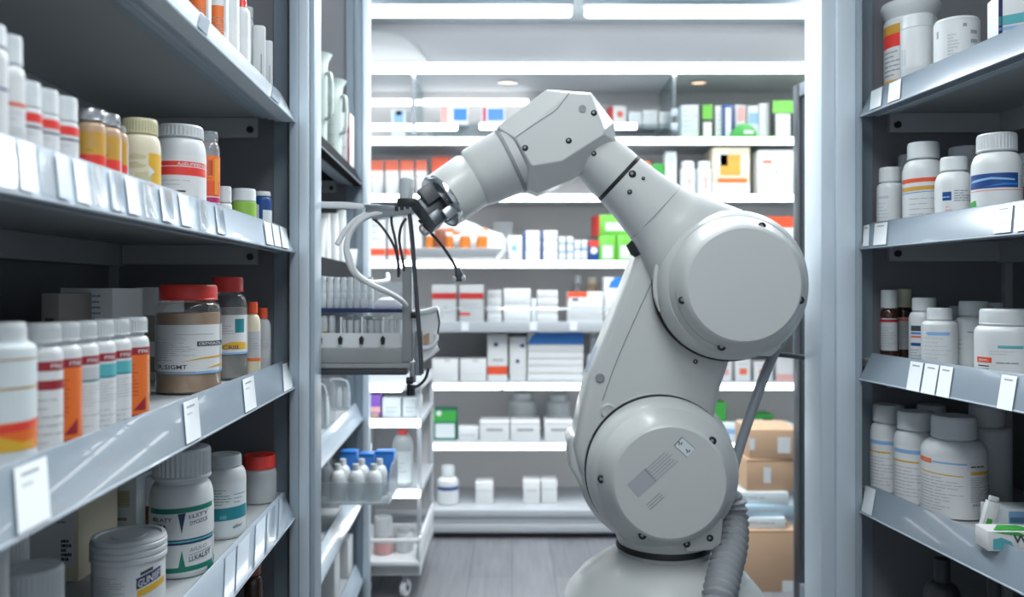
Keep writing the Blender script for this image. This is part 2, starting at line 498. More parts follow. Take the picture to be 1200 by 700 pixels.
# header light below the bulkhead
hd = thing('header_lamp', 'full-width bright light strip along the bottom edge of the bulkhead', 'lamp', (.5,4.19,bz(80)))
MB().box(-1.25,2.3,4.185,4.199,bz(86),bz(74.5),'lamp').build('diffuser', hd, bevel=.004)
MB().box(-1.26,2.31,4.182,4.1995,bz(74.5),bz(73),'aluminium').build('housing', hd)
for px, lb in ((595,'small warm recessed downlight above the wrist of the robot'),(819,'small warm recessed downlight above the forearm of the robot')):
    Y = 4.385; p = at(px,96,Y); dl = thing('downlight', lb, 'lamp', (p.x,Y,SOF0), 0, 'recessed downlights')
    m = MB(); m.M = Matrix.Translation((p.x,Y,SOF0)); m.lathe([(.036,0),(.048,0),(.048,-.006),(.040,-.009),(.036,-.006)],'chrome',28); m.build('rim', dl)
    m = MB(); m.M = Matrix.Translation((p.x,Y,SOF0)); m.lathe([(0,-.004),(.037,-.004),(.037,0),(0,0)],'lamp_warm',28); m.build('lens', dl)
# glass dividers and the small lit glass shelf of the top bay
for px, lb in ((485,'upright glass divider in the top bay, left of the wrist of the robot'),(790,'upright glass divider in the top bay, right of the forearm of the robot')):
    p = at(px,100,4.22); g = thing('glass_divider', lb, 'divider', (p.x,4.4,BTOP[0]), 0, 'glass dividers')
    MB().box(p.x-.006,p.x+.006,4.222,4.618,BTOP[0]+.001,SOF0-.002,'glass').build('pane', g)
    MB().box(p.x-.009,p.x+.009,4.216,4.226,BTOP[0]+.001,SOF0-.002,'chrome').build('edge_trim', g)
    p1 = at(px,100,4.22)
    for zz in ((.03,.10) if px > 600 else (.015,)):
        MB().box(p1.x-.016,p1.x+.016,4.205,4.222,BTOP[0]+.001+zz,BTOP[0]+.041+zz,'rail_white').build('clamp', g, bevel=.006)
def strip(px0, px1, y, Y, label, par=None):
    a = at(px0,y,Y); b = at(px1,y,Y)
    t = thing('shelf_lamp', label, 'lamp', ((a.x+b.x)/2,Y,a.z-.02), 0, 'short light strips of the top bay')
    MB().box(a.x,b.x,Y-.006,Y+.006,a.z-.017,a.z+.016,'lamp').build('diffuser', t, bevel=.005, segs=3)
    MB().box(a.x+.006,b.x-.006,Y+.006,Y+.020,a.z-.012,a.z+.012,'aluminium').build('housing', t)
zgl = at(0,146,4.34).z
strip(431,482,120,4.594,'short upper light strip left of the left glass divider')
strip(496,619,120,4.594,'upper light strip between the left glass divider and the wrist of the robot')
strip(431,536,149,4.330,'lower short light strip behind the left glass divider')
strip(562,600,148,4.330,'lower light strip peeking out left of the wrist block')
strip(719,746,148,4.330,'short light strip just right of the wrist block')
gs = thing('glass_shelf', 'raised glass shelf in the top bay holding blue and white boxes', 'shelf', (-.1,4.45,zgl))
a0, a1 = at(496,0,4.35).x, at(786,0,4.35).x
GZ = zgl+.006
MB().box(a0,a1,4.352,4.61,zgl,GZ,'glass').build('pane', gs)
for x in (a0+.05, (a0+a1)/2, a1-.05): MB().box(x-.008,x+.008,4.44,4.46,BTOP[0],zgl,'glass').build('support', gs)

# ------------------------------------------------------------------ stock on the back shelving
def bbox(px0, px1, yt, lev, label, m='paper', marks=(), Y=4.27, dep=.12, group=None, zb=None, rz=0, name='carton', cat='box', yb=None):
    zs = BTOP[lev] if zb is None else zb
    if yb is not None: zs = CAMZ+(340-yb)/1000*Y
    xa, xb = (px0-600)/1000*Y, (px1-600)/1000*Y
    h = CAMZ+(340-yt)/1000*Y - zs
    return carton(((xa+xb)/2,Y,zs+.0004), xb-xa-.002, dep, h, rz, m, label, marks, cat, name, group, seed=int(px0))
def bbottle(px, w, yt, lev, label, Y=4.30, zb=None, **k):
    zs = BTOP[lev] if zb is None else zb
    r = w*Y/2000; h = CAMZ+(340-yt)/1000*Y - zs
    k.setdefault('seg', 24)
    return bottle_at(((px-600)/1000*Y, Y, zs+.0004), 0, r, h, label, **k)
def r(*a): return ('r',)+a
# top bay
bbox(516,549,124,0,'white box with pink edge and blue panel on the raised glass shelf','paper',[r(-1,-.5,0,1,'pink'),r(-.05,.9,.25,.85,'blue_mid')],4.40,.1,zb=GZ)
bbox(564,592,124,0,'box with dark blue picture panel on the raised glass shelf beside the wrist','paper',[r(-.9,-.6,.2,.9,'magenta'),r(-.45,.9,.25,.85,'blue_mid')],4.40,.1,zb=GZ)
bbox(458,476,129,0,'pale blue box left of the left glass divider','paper_cool',[r(-.6,.6,.55,.95,'blue_light'),r(-.3,.4,.85,.97,'navy')],4.45,.1)
bbox(718,735,124,0,'upright white box with a small red emblem and red side beside the wrist block','paper',[('dot',0,.62,.018,'coral'),('@left',r(-1,1,0,1,'red'))],4.47,.1,rz=R(14),zb=GZ)
for i,(a,b,t,lb) in enumerate([(737,752,131,'low pale pink box on the glass shelf, next to the upright white box'),(753,771,129,'white box with grey marks between pale boxes on the glass shelf'),(772,787,131,'pale box against the right glass divider on its left side')]):
    bbox(a,b,t,0,lb,'paper' if i else 'paper_cool',[('lines',-.7,.7,.25,.8,3,'ink_light')],4.46+.01*i,.09,zb=GZ)
bbox(798,820,123,0,'tall light grey box just right of the right glass divider','paper_cool',[('lines',-.7,.7,.2,.9,5,'ink_light')],4.32)
bbox(821,837,122,0,'dark box with a green top and white label in the top bay','black',[r(-.75,.75,.58,.98,'green_light'),r(-.65,.65,.08,.5,'paper')],4.30)
bbox(838,847,124,0,'narrow white box between the dark green-topped box and the blue-framed box','paper',[('lines',-.6,.6,.1,.8,5,'ink_light')],4.31)
bbox(847,860,122,0,'narrow white box with a blue frame in the top bay','blue',[r(-.55,.5,.1,.9,'paper')],4.29)
bbox(861,874,123,0,'white box with lilac marks just right of the blue-framed box','paper',[r(-.5,.9,.55,.95,'pink')],4.33)
bbox(876,890,124,0,'pale lilac box above the green case in the top bay','paper_cool',[r(-.8,.8,.5,.8,'blue_light')],4.36)
bbox(890,903,121,0,'white box with a grey right edge beside the green-lidded box','paper',[r(.55,1,0,1,'ink_light')],4.34)
bbox(905,930,118,0,'black box with bright green lid and white label at the right of the top bay','black',[r(-1,1,.68,1,'green_light'),r(-.7,.7,.08,.66,'paper'),('lines',-.5,.5,.15,.5,3,'ink_light')],4.29)
bbox(940,962,124,0,'white and green box seen through the glass door in the top bay','paper_cool',[r(-1,1,0,.35,'lime')],4.33)
mb = MB(); q = at(871,0,4.25); g = []
for i in range(13): g.append((q.x+.062*math.cos(PI*i/12), BTOP[0]+.0095+.062*math.sin(PI*i/12)))
mb.prism(g,4.225,4.262,'green')
mb.box(q.x-.005,q.x+.045,4.2235,4.2255,BTOP[0]+.018,BTOP[0]+.036,'paper')
tag(recenter(mb.build('first_aid_case', None, bevel=.004)),'rounded green case with a white label in front of the top bay boxes','case')
mb = MB(); a = at(806,0,4.23).x; b = at(965,0,4.23).x; mb.box(a,b,4.224,4.60,BTOP[0]+.0005,BTOP[0]+.008,'green_light')
tag(recenter(mb.build('shelf_liner', None, bevel=.002)),'thin bright green shelf liner under the boxes of the top bay','liner')
# second shelf
for i,(a,b) in enumerate([(433,449),(451,467),(469,485),(487,500)]):
    bbox(a,b,188,1,'white carton with orange top, left stretch of the second back shelf','paper',[r(-1,1,.72,1,'coral'),('lines',-.6,.6,.1,.5,3,'ink_light')],4.36,.08,group='orange-topped cartons on the second back shelf')
for i,px in enumerate((440,458,477,494)):
    bbottle(px,13,205,1,'small white bottle in front of the orange-topped cartons',Y=4.26,ribs=False,group='small white bottles before the orange-topped cartons')
bbox(506,528,184,1,'solid orange-red carton behind the end of the robot wrist','orange_red',[('lines',-.6,.6,.3,.7,2,'coral')],4.36,.1)
bbottle(756,13,190,1,'white bottle with orange cap above the forearm',cap='orange',caph=.3,capr=.95)
bbox(764,779,192,1,'green and white box above the forearm','paper',[r(-1,1,.6,1,'green')],4.32)
bbox(780,793,178,1,'tall narrow white box at the left of the right glass divider, second shelf','paper_cool',[r(-.6,.6,.7,.9,'ink_light')],4.30)
bbottle(806,18,190,1,'left of two short white bottles with pink marks on the second back shelf',capr=.85,caph=.16,ribs=False,lab=(.05,.95,80,None,[r(-.3,.3,.55,.65,'pink'),r(0,.15,.25,.6,'coral')]))
bbottle(825,18,190,1,'right of two short white bottles with pink marks on the second back shelf',capr=.85,caph=.16,ribs=False,lab=(.05,.95,80,None,[r(-.1,.1,.2,.7,'coral'),r(-.3,.3,.65,.72,'pink')]))
bbox(835,879,173,1,'large cream box with a yellow patch and orange stripe on the second back shelf','cream',[r(-.6,.5,.42,.85,'mustard'),r(-1,1,.0,.26,'paper'),r(-.75,.85,.26,.36,'orange'),r(-.8,-.2,.62,.9,'paper')],4.28,.2)
bbottle(884,12,180,1,'dark green bottle squeezed between the cream box and the white box',Y=4.52,body='green_dark',cap='green',ribs=False)
bbox(888,930,176,1,'large white box with small red and black marks on the second back shelf','paper',[r(-.75,-.2,.70,.78,'coral'),('dot',.05,.52,.006,'ink'),('lines',-.7,.7,.15,.4,3,'ink_light')],4.27,.2)
bbox(940,964,180,1,'white box with a red band seen through the glass door on the second shelf','paper',[r(-1,1,.25,.4,'red')],4.28,.2)
# third shelf
for i,(a,b) in enumerate([(432,452),(454,473),(475,494)]):
    bbox(a,b,250,2,'white carton with a red band low on its front, behind the cables','paper',[r(-1,1,.12,.26,'orange_red'),('lines',-.6,.6,.4,.8,3,'ink_light')],4.33,.1,group='red-banded cartons behind the cables')
bbox(578,601,260,2,'pale grey box standing back above the white boxes, third shelf','paper_grey',[],4.46,.1)
bbox(572,594,279,2,'low white box in front of the pale grey box','paper',[('lines',-.6,.6,.2,.8,2,'ink_light')],4.36,.08)
bbox(595,612,276,2,'white box with a small blue seal left of the blue stacks','paper',[('dot',-.1,.5,.016,'blue_light')],4.28,.1)
def stack(px0,px1,yt,yb_lev,n,label,group,marks,Y=4.28,dep=.1,m='paper',zb=None):
    zs = BTOP[yb_lev] if zb is None else zb; H = CAMZ+(340-yt)/1000*Y-zs
    for i in range(n):
        bbox(px0,px1,0,0,label,m,marks,Y+.002*(i%2),dep,group=group,zb=zs+H*i/n+.0003*i,yb=None) if False else None
        xa, xb = (px0-600)/1000*Y, (px1-600)/1000*Y
        carton(((xa+xb)/2+random.uniform(-.001,.001),Y+random.uniform(0,.003),zs+.0004+H*i/n),xb-xa-.003,dep,H/n-.0012,0,m,label,marks,'box','carton',group,seed=i)
stack(613,633,270,2,3,'blue-edged white box in the left of two tall stacks on the third shelf','blue-edged boxes, left stack',[r(-1,-.72,0,1,'blue'),('lines',-.4,.7,.3,.7,1,'ink_light')])
stack(634,654,270,2,3,'blue-edged white box in the right of two tall stacks on the third shelf','blue-edged boxes, right stack',[r(-1,-.72,0,1,'blue'),('lines',-.4,.7,.3,.7,1,'ink_light')])
for (a,b,nm) in ((655,663,'first'),(664,672,'second')):
    stack(a,b,277,2,3,'small white box in the three-high stacks beside the blue-edged stacks','small white boxes three high',[r(-1,1,0,.22,'blue_light')],Y=4.27)
for (a,b) in ((673,681),(681.5,689)):
    stack(a,b,281,2,2,'small white box in the two-high stacks left of the green box','small white boxes two high',[r(-1,1,0,.2,'blue_light')],Y=4.27)
bbox(690,702,282,2,'small box with red top and blue bottom left of the green boxes','blue',[r(-1,1,.7,1,'red'),('dot',0,.5,.018,'paper')],4.26,.08)
zg = BTOP[2]
bbox(702,722,276,2,'lower green box with a white label, left one of two beside the forearm','green_light',[r(-.6,.6,.1,.6,'paper')],4.26,.12)
bbox(723,742,276,2,'lower green box with a white label, right one of two beside the forearm','green_light',[r(-.6,.6,.1,.6,'paper')],4.26,.12)
zg2 = CAMZ+(340-276)/1000*4.26+.001
bbox(702,738,252,2,'large green box with white label and red end, lying on two green boxes','green_light',[r(-.6,.95,.22,.62,'paper'),('@left',r(-1,1,0,1,'red'))],4.27,.16,zb=zg2,rz=R(10))
bbox(897,930,254,2,'white box with an orange-red top right of the elbow','paper',[r(-1,1,.75,1,'orange_red'),r(-.5,.5,.3,.5,'pink')],4.27,.16)
bbox(940,964,256,2,'white and lilac box seen through the glass door on the third shelf','paper',[r(-1,1,.6,.85,'purple'),('lines',-.7,.7,.1,.5,3,'ink_light')],4.30,.14)
# fourth shelf
bbox(506,535,334,3,'white box with a dark red upper band, left one of two','paper',[r(-1,1,.62,.78,'red'),('dot',.1,.38,.01,'ink_light'),('lines',-.7,.7,.1,.3,2,'ink_light')],4.27,.12)
bbox(538,567,334,3,'white box with a dark red upper band, right one of two','paper',[r(-1,1,.62,.78,'red'),r(-1,-.1,.18,.25,'red'),('lines',-.7,.7,.35,.5,2,'ink_light')],4.27,.12)
stack(571,588,340,3,4,'narrow white box in the four-high stack left of the plain white box','narrow four-high stack of white boxes',[('lines',-.7,.7,.3,.7,1,'ink_light')])
stack(590,622,338,3,2,'plain wide white box in the two-high stack on the fourth shelf','two-high stack of wide white boxes',[('lines',-.8,.8,.1,.25,1,'ink_light')])
bbox(622.5,628.5,350,3,'slim white box between the two white stacks','paper_cool',[],4.28,.08)
stack(629,654,340,3,4,'white box in the four-high stack near the middle of the fourth shelf','wide four-high stack of white boxes',[('lines',-.7,.7,.3,.7,1,'ink_light')])
bbox(665,707,342,3,'white box with a red upper edge and small blue mark','paper',[r(-1,.1,.82,1,'orange_red'),('poly',[(-1,.82),(-1,.62),(-.9,.82)],'orange_red'),r(-.75,-.4,.70,.78,'navy'),('lines',-.9,.9,.1,.55,3,'ink_light',.12)],4.25,.12)
bbottle(677,9,323,3,'small clear bottle behind the red-edged white box',Y=4.45,body='clear_plastic',cap='white_cap',ribs=False)
bbottle(694,14,325,3,'pale brown bottle behind the red-edged white box',Y=4.45,body='tan',cap='cream',ribs=False)
bbox(708,745,325,3,'white box with a blue curved top behind the lower arm','paper',[('poly',[(-.75,.76),(-.6,.9),(-.3,1),(1,1),(1,.76)],'blue_mid'),r(0,.3,.2,.5,'pink')],4.26,.14)
# fifth shelf
bbox(506,537,421,4,'low white bin with two notches, left one of two on the fifth shelf','paper',[r(-.05,.4,.88,1,'ink_light'),('lines',-.8,.8,.1,.4,2,'ink_light',.12)],4.26,.14)
bbox(539,570,421,4,'low white bin with two notches, right one of two on the fifth shelf','paper',[r(-.05,.4,.88,1,'ink_light'),('lines',-.8,.8,.1,.4,2,'ink_light',.12)],4.26,.14)
bbox(571,595,392,4,'tall white box with a red base stripe and black dot','paper',[r(-1,1,.14,.32,'orange_red'),('dot',-.15,.78,.011,'navy'),('lines',-.5,.6,.4,.5,1,'ink_grey'),('dot',-.4,.06,.02,'white'),('dot',.5,.06,.02,'white')],4.27,.12)
bbox(597,617,395,4,'tall white box with two dark dots left of the blue-topped stack','paper',[('dot',.55,.80,.010,'navy'),('dot',-.05,.45,.010,'navy'),r(.1,.5,.78,.82,'blue_light')],4.27,.12)
stack(618,684,404,4,5,'wide white box in the stack under the blue-topped box','wide white boxes in the blue-topped stack',[('lines',-.9,.9,.05,.2,1,'ink_light')],Y=4.26,dep=.16)
zb_ = CAMZ+(340-404)/1000*4.26+.0012
bbox(618,684,389,4,'white box with a bright blue front, topmost of its stack','paper',[('poly',[(-1,.02),(-.88,.55),(-.7,.98),(1,.98),(1,.02)],'blue_mid'),r(-.4,.2,.3,.6,'blue_light')],4.26,.16,zb=zb_)
bbottle(696,17,384,4,'white bottle with a tall clear cap beside the blue-topped stack',caph=.5,capr=.55,cap='frosted',ribs=False)
for i,(a,b,t,lb) in enumerate([(843,858,424,'pale pink box under the elbow, left of three'),(862,880,422,'white box with red marks under the elbow, middle of three'),(884,906,424,'white box with a red dot beside the grey conduit')]):
    bbox(a,b,t,4,lb,'paper',[r(-.5,.5,.3,.6,'pink' if i == 0 else 'coral'),('lines',-.7,.7,.7,.9,1,'ink_light')],4.28,.12)
bbox(910,930,416,4,'white box with pink base left of the glass door, fifth shelf','paper',[r(-1,1,0,.25,'pink')],4.29,.12)
bbox(942,963,416,4,'white box with a blue top seen through the glass door on the fifth shelf','paper',[r(-1,1,.8,1,'blue_light')],4.29,.12)
# sixth shelf
bbottle(500,10,491,5,'small plain white bottle left of the green-topped tub',ribs=False)
bbox(508,535,481,5,'tub with green top and pale front on the sixth shelf','green_dark',[r(-1,1,.62,1,'green'),r(-.85,.85,.08,.55,'paper_cool'),('dot',-.55,.9,.014,'paper')],4.27,.12,cat='tub',name='tub')
bbox(537,561,501,5,'low white box right of the green-topped tub','paper',[('lines',-.8,.8,.2,.6,1,'ink_light')],4.27,.1)
for (a,b,lb) in ((562,597,'white storage bin with a slot handle, left one of two'),(598,633,'white storage bin with a slot handle, right one of two'),(638,672,'white storage bin with a slot handle, half behind the robot')):
    bbox(a,b,494,5,lb,'paper',[r(-.55,.55,.5,.62,'ink_grey'),r(-1,1,.84,.88,'ink_light')],4.25,.16,name='storage_bin',cat='bin')
for (px,w,t,lb) in ((612,34,460,'tall translucent canister behind the white storage bins'),(655,30,462,'tall translucent canister behind the half-hidden storage bin')):
    bbottle(px,w,t,5,lb,Y=4.53,body='frosted',cap='frosted',capr=.7,ribs=False,name='canister',cat='canister')
bbox(828,851,472,5,'green carton with white front behind the lower arm','green',[r(-1,1,0,.45,'paper')],4.33,.12)
bbox(836,866,497,5,'low pale blue box in front of the green carton','paper_cool',[r(-1,1,.4,.7,'blue_light')],4.25,.07)
bbox(868,898,494,5,'low blue and white box right of the conduit','paper_cool',[r(-1,.4,.1,.5,'blue_light'),r(.2,.9,.6,.9,'teal_light')],4.26,.07)
bbox(884,906,486,5,'green open box behind the low blue and white box','green',[r(-.8,.8,.1,.8,'green_dark')],4.38,.12)
bbox(908,930,497,5,'pale blue box left of the glass door on the sixth shelf','paper_cool',[r(-1,1,.55,.8,'blue_light')],4.26,.1)
bbox(942,964,490,5,'white and teal box seen through the glass door on the sixth shelf','paper_cool',[r(-1,0,.3,.7,'teal_light')],4.28,.1)
# bottom shelf
bbottle(525,25,546,6,'white squeeze bottle with a blue band on the bottom shelf',Y=4.27,capr=.6,caph=.28,neck=.5,ribs=False,sh=.14,lab=(.05,.98,100,None,[r(-1,1,.68,.86,'blue')]))
bbox(557,578,566,6,'single small white box on the bottom shelf','paper',[r(-1,1,.6,.64,'ink_light')],4.25,.12)
bbox(613,633,564,6,'left of two white boxes side by side on the bottom shelf','paper',[('lines',-.6,.6,.45,.7,1,'ink_light')],4.25,.12)
bbox(634,653,564,6,'right of two white boxes side by side on the bottom shelf','paper',[r(-1,1,.6,.64,'ink_light')],4.26,.12)
bbox(942,965,560,6,'pale carton seen through the glass door on the bottom shelf','paper_grey',[('lines',-.7,.7,.3,.8,2,'ink_light')],4.27,.12)

# amber stock tray standing out from the third back shelf
t = thing('display_tray', 'white tray of amber packs jutting out of the third back shelf under the gripper', 'tray', at(540,318,4.05))
a = at(478,318,3.98); b = at(588,318,3.98); z = BTOP[2]+.004
def outl(x0,x1,y0,y1,z): return [(x0,y0,z),(x1,y0,z),(x1+.02,y1,z),(x0,y1,z)]
mb = MB(); mb.loft([outl(a.x+.03,b.x-.03,3.99,4.30,z),outl(a.x,b.x+.01,3.95,4.30,z+.045)],'tray_white'); mb.build('tray_body', t, bevel=.006)
zt = z+.047
for i in range(4):
    x = at(505+20*i,0,4.02).x
    o = bottle_at((x,4.02+.004*(i%2),zt), 0, .026, .075, 'amber pack with white cap lined up on the white tray under the gripper', 'pack', 'amber_pack', body='amber', cap='white_cap', capr=.9, caph=.25, ribs=False, seg=20, group='amber packs on the white tray', neck=.8)
mb = MB(); mb.box(at(512,0,4.1).x,at(572,0,4.1).x,4.09,4.17,zt,zt+.10,'amber')
tag(recenter(mb.build('amber_carton', None, bevel=.006)),'wide orange-amber carton behind the small amber packs','box')
mb = MB(); mb.box(at(514,0,3.97).x-.02,at(522,0,3.97).x,3.975,3.99,zt,zt+.085,'brown')
tag(recenter(mb.build('amber_card', None, bevel=.003)),'rust-brown upright card at the left end of the amber packs','card')
mb = MB(); pts = [at(508,268,4.12),at(535,266,4.12),at(560,274,4.12),at(590,284,4.10)]
mb.tube([p for p in pts],[.03,.04,.036,.02],'white',16,smooth=6)
pts = [at(512,285,4.08),at(540,283,4.08),at(570,288,4.08),at(590,294,4.08)]
mb2 = MB(); mb2.tube(pts,[.03,.034,.03,.014],'white',16,smooth=6)
tag(recenter(mb.build('white_pouch', None)),'upper long white pouch lying over the amber packs','pouch')
tag(recenter(mb2.build('white_pouch', None)),'lower long white pouch lying over the amber packs','pouch')

# ------------------------------------------------------------------ cardboard cartons by the glass door
def cbox(px0,px1,yt,zb,Y,dep,label,m='cardboard',marks=(),rz=0):
    return bbox(px0,px1,yt,0,label,m,marks,Y,dep,zb=zb,rz=rz,name='cardboard_carton')
cbox(866,936,622,0,3.42,.40,'largest brown cardboard carton on the floor left of the glass door','cardboard',[r(.45,.95,.0,.18,'paper'),r(-1,1,.97,.985,'cardboard_dark')])
zc = CAMZ+(340-622)/1000*3.42+.001
mb = MB()
for i,(x0,x1,y0,y1,mm) in enumerate([(858,926,604,616,'paper_cool'),(862,929,588,601,'blue_light'),(860,922,575,586,'paper_cool')]): pass
zz = zc
for i,(x0,x1,h,mm,lb) in enumerate([(858,918,.045,'paper_cool','lowest pale packet lying on the largest cardboard carton'),(864,930,.045,'blue_pale','pale blue packet in the middle of the packets on the largest carton'),(856,924,.05,'paper_cool','topmost pale packet under the two small cardboard cartons')]):
    xa,xb = at(x0,0,3.46).x, at(x1,0,3.46).x
    carton(((xa+xb)/2,3.44+.012*i,zz+.0005),xb-xa,.30,h,R((-4,5,-3)[i]),mm,lb,[('lines',-.8,.6,.3,.8,1,'ink_light')],'packet','packet'); zz += h+.001
H = [(873,934,(603-566)/1000*3.5,'flat brown cardboard carton with a white label, lower of two stacked',[r(-.35,-.05,.25,.75,'paper'),r(-1,1,.93,.97,'cardboard_dark')]),(877,936,(566-532)/1000*3.5,'small brown cardboard carton with a white label, topmost of the pile',[r(.1,.6,.2,.75,'paper'),r(-1,-.8,.3,.7,'paper_cool')])]
for (x0,x1,h,lb,mk) in H:
    xa,xb = at(x0,0,3.5).x, at(x1,0,3.5).x
    carton(((xa+xb)/2,3.48,zz+.0005),xb-xa,.26,h,R(3 if x0 == 873 else -2),'cardboard',lb,mk,'box','cardboard_carton'); zz += h+.001

# ------------------------------------------------------------------ glass door
A = Vector((1.105,3.30,0)); B = Vector((1.262,2.30,0)); ez = 2.0
dr = thing('glass_door', 'tall glass door with dark frame standing open beside the right cabinet', 'door', A)
dv = (B-A).normalized(); nv = Vector((dv.y,-dv.x,0))
def dbar(p, q, z0, z1, th, m, nm, par=dr):
    mb = MB(); o = nv*th/2
    mb.loft([[(p+o).to_tuple()[:2]+(z0,),(p-o).to_tuple()[:2]+(z0,),(q-o).to_tuple()[:2]+(z0,),(q+o).to_tuple()[:2]+(z0,)],
             [(p+o).to_tuple()[:2]+(z1,),(p-o).to_tuple()[:2]+(z1,),(q-o).to_tuple()[:2]+(z1,),(q+o).to_tuple()[:2]+(z1,)]], m)
    return mb.build(nm, par, bevel=.003)
dbar(A, A+dv*.040, .012, ez, .030, 'steel_dark', 'stile')
dbar(A-dv*.0065, A-dv*.0005, .012, ez, .032, 'slate', 'edge_trim')
dbar(B-dv*.055, B, .012, ez, .03, 'slate', 'stile')
dbar(A+dv*.040, B-dv*.055, ez-.05, ez, .03, 'slate', 'top_rail')
dbar(A+dv*.040, B-dv*.055, .012, .09, .03, 'slate', 'bottom_rail')
dbar(A+dv*.038, B-dv*.052, .088, ez-.048, .006, 'door_glass', 'glass_pane')
hp = at(946,437,3.20)
mb = MB(); c = A+dv*.11; 
for zz in (.80,1.00): mb.cyl(c+nv*.014+Vector((0,0,zz)), c-nv*.045+Vector((0,0,zz)), .008,'steel',12)
mb.cyl(c-nv*.045+Vector((0,0,.76)), c-nv*.045+Vector((0,0,1.04)), .011,'steel',14); mb.build('handle', dr)
mb = MB(); c2 = A+dv*.10; z = CAMZ-.205
mb.loft([[tuple((c2+dv*s-nv*k)+Vector((0,0,z+h))) for s,h in ((0,0),(.07,0),(.07,.07),(0,.07))] for k in (.0035,.005)],'yellow'); o = mb.build('sticker', dr); o['label'] = 'small yellow sticker on the glass'
# ------------------------------------------------------------------ the two near shelving units
def ext(mb, side, prof, u0, u1, m, zadd=CAMZ):
    mb.loft([[U(side,u0,v,zadd+z) for v,z in prof],[U(side,u1,v,zadd+z) for v,z in prof]], m); return mb
def rect(v0,v1,z0,z1): return [(v0,z0),(v1,z0),(v1,z1),(v0,z1)]
def rail_prof(zb): return [(0,zb),(-.0015,zb+.003),(.0255,zb+.058),(.028,zb+.061),(.032,zb+.058),(.030,zb+.054),(.007,zb+.008),(.030,zb+.003),(.030,zb)]
def make_unit(side, u0, u1, depth, zbs, label, railm, name='shelving_unit', ru=None, z1=CEIL-.06, boards=None):
    ru = u0 if ru is None else ru
    t = thing(name, label, 'shelving', U(side,(u0+u1)/2,depth/2,0))
    ext(MB(), side, rect(depth,depth+.02,.0,z1), u0-.02, u1, 'cabinet', 0).build('back_panel', t)
    ext(MB(), side, rect(.0,depth,.0,z1), u0-.02, u0, 'cabinet', 0).build('end_panel', t)
    # upright slotted strips on the end panel and back
    mb = MB(); ext(mb, side, rect(depth-.018,depth,.0,z1), u0, u0+.012, 'shelf_grey', 0)
    ext(mb, side, rect(.03,.062,.0,z1), u0, u0+.006, 'slate', 0)
    mb.build('slotted_strip', t)
    for i, zb in enumerate(zbs):
        mb = MB(); ext(mb, side, rect(.033,depth-.002,zb+.022,zb+.045), u0+.001, u1, boards[i] if boards else 'shelf_grey')
        # stepped front beam under the board
        ext(mb, side, [(.0325,zb+.0215),(.0325,zb+.000),(.044,zb+.000),(.046,zb+.006),(.058,zb+.003),(.060,zb+.009),(.074,zb+.006),(.076,zb+.012),(.092,zb+.011),(.096,zb+.0215)], max(u0,ru)+.001, u1, 'aluminium')
        # rear rail and end bracket
        ext(mb, side, rect(depth-.03,depth-.002,zb-.030,zb+.022), u0+.001, u1, 'shelf_grey')
        ext(mb, side, rect(.098,depth-.031,zb-.026,zb+.0215), u0+.001, u0+.016, 'shelf_grey')
        sh = mb.build('shelf', t, bevel=.0015, segs=1)
        ext(MB(), side, rail_prof(zb), ru+.0005, u1, railm[i] if isinstance(railm,list) else railm).build('price_rail', sh)
        mb = MB(); mb.tube([U(side,ru+.001,-.0012,CAMZ+zb+.0005),U(side,u1,-.0012,CAMZ+zb+.0005)],.0022,('rail_white' if i != 1 else 'aluminium') if not boards else 'slate',8); mb.build('edge_bead_or_highlight', sh)  # bead colour stands in for the highlight along the rail's lower edge
        mb = MB(); mb.cyl(U(side,u0+.016,.115,CAMZ+zb-.008), U(side,u0+.022,.115,CAMZ+zb-.008), .008, 'black', 14); mb.build('shelf_pin', sh)
    return t
# left unit
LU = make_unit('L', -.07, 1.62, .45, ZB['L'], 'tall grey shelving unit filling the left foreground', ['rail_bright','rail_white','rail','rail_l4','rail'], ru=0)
mb = MB(); P = lambda v, u: U('L',u,v,0)[:2]
def upost(side, prof, z0, z1, parent, m='aluminium', nm='post', bev=.002):
    mb = MB(); mb.loft([[U(side,u,v,z) for v,u in prof] for z in (z0,z1)], m); return mb.build(nm, parent, bevel=bev, segs=2)
z1 = CEIL-.06
upost('L', [(.012,-.002),(-.010,-.002),(-.010,-.09),(.012,-.09)], 0, z1, LU, 'aluminium')
upost('L', [(-.0105,.002),(-.034,.002),(-.034,-.09),(-.0105,-.09)], 0, z1, LU, 'aluminium_light')
upost('L', [(-.0345,-.006),(-.046,-.006),(-.046,-.09),(-.0345,-.09)], 0, z1, LU, 'aluminium')
# right unit
RU = make_unit('R', -.07, 1.30, .39, ZB['R'], 'tall grey shelving unit filling the right foreground', 'rail', ru=0)
upost('R', [(.006,-.002),(-.012,-.002),(-.012,-.09),(.006,-.09)], 0, z1, RU, 'aluminium')
upost('R', [(-.0125,.004),(-.056,.004),(-.056,-.09),(-.0125,-.09)], 0, z1, RU, 'aluminium_light')
upost('R', [(-.0565,-.004),(-.088,-.004),(-.088,-.09),(-.0565,-.09)], 0, z1, RU, 'aluminium_light')
# second left unit, further in
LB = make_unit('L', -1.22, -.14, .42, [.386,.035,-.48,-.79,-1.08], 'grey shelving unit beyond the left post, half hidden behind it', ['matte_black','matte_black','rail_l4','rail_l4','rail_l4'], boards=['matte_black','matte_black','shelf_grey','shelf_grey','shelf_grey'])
upost('L', [(.03,-1.21),(.0,-1.21),(.0,-1.26),(.03,-1.26)], 0, z1, LB, 'slate')
upost('L', [(-.0005,-1.205),(-.024,-1.205),(-.024,-1.26),(-.0005,-1.26)], 0, z1, LB, 'aluminium_light')

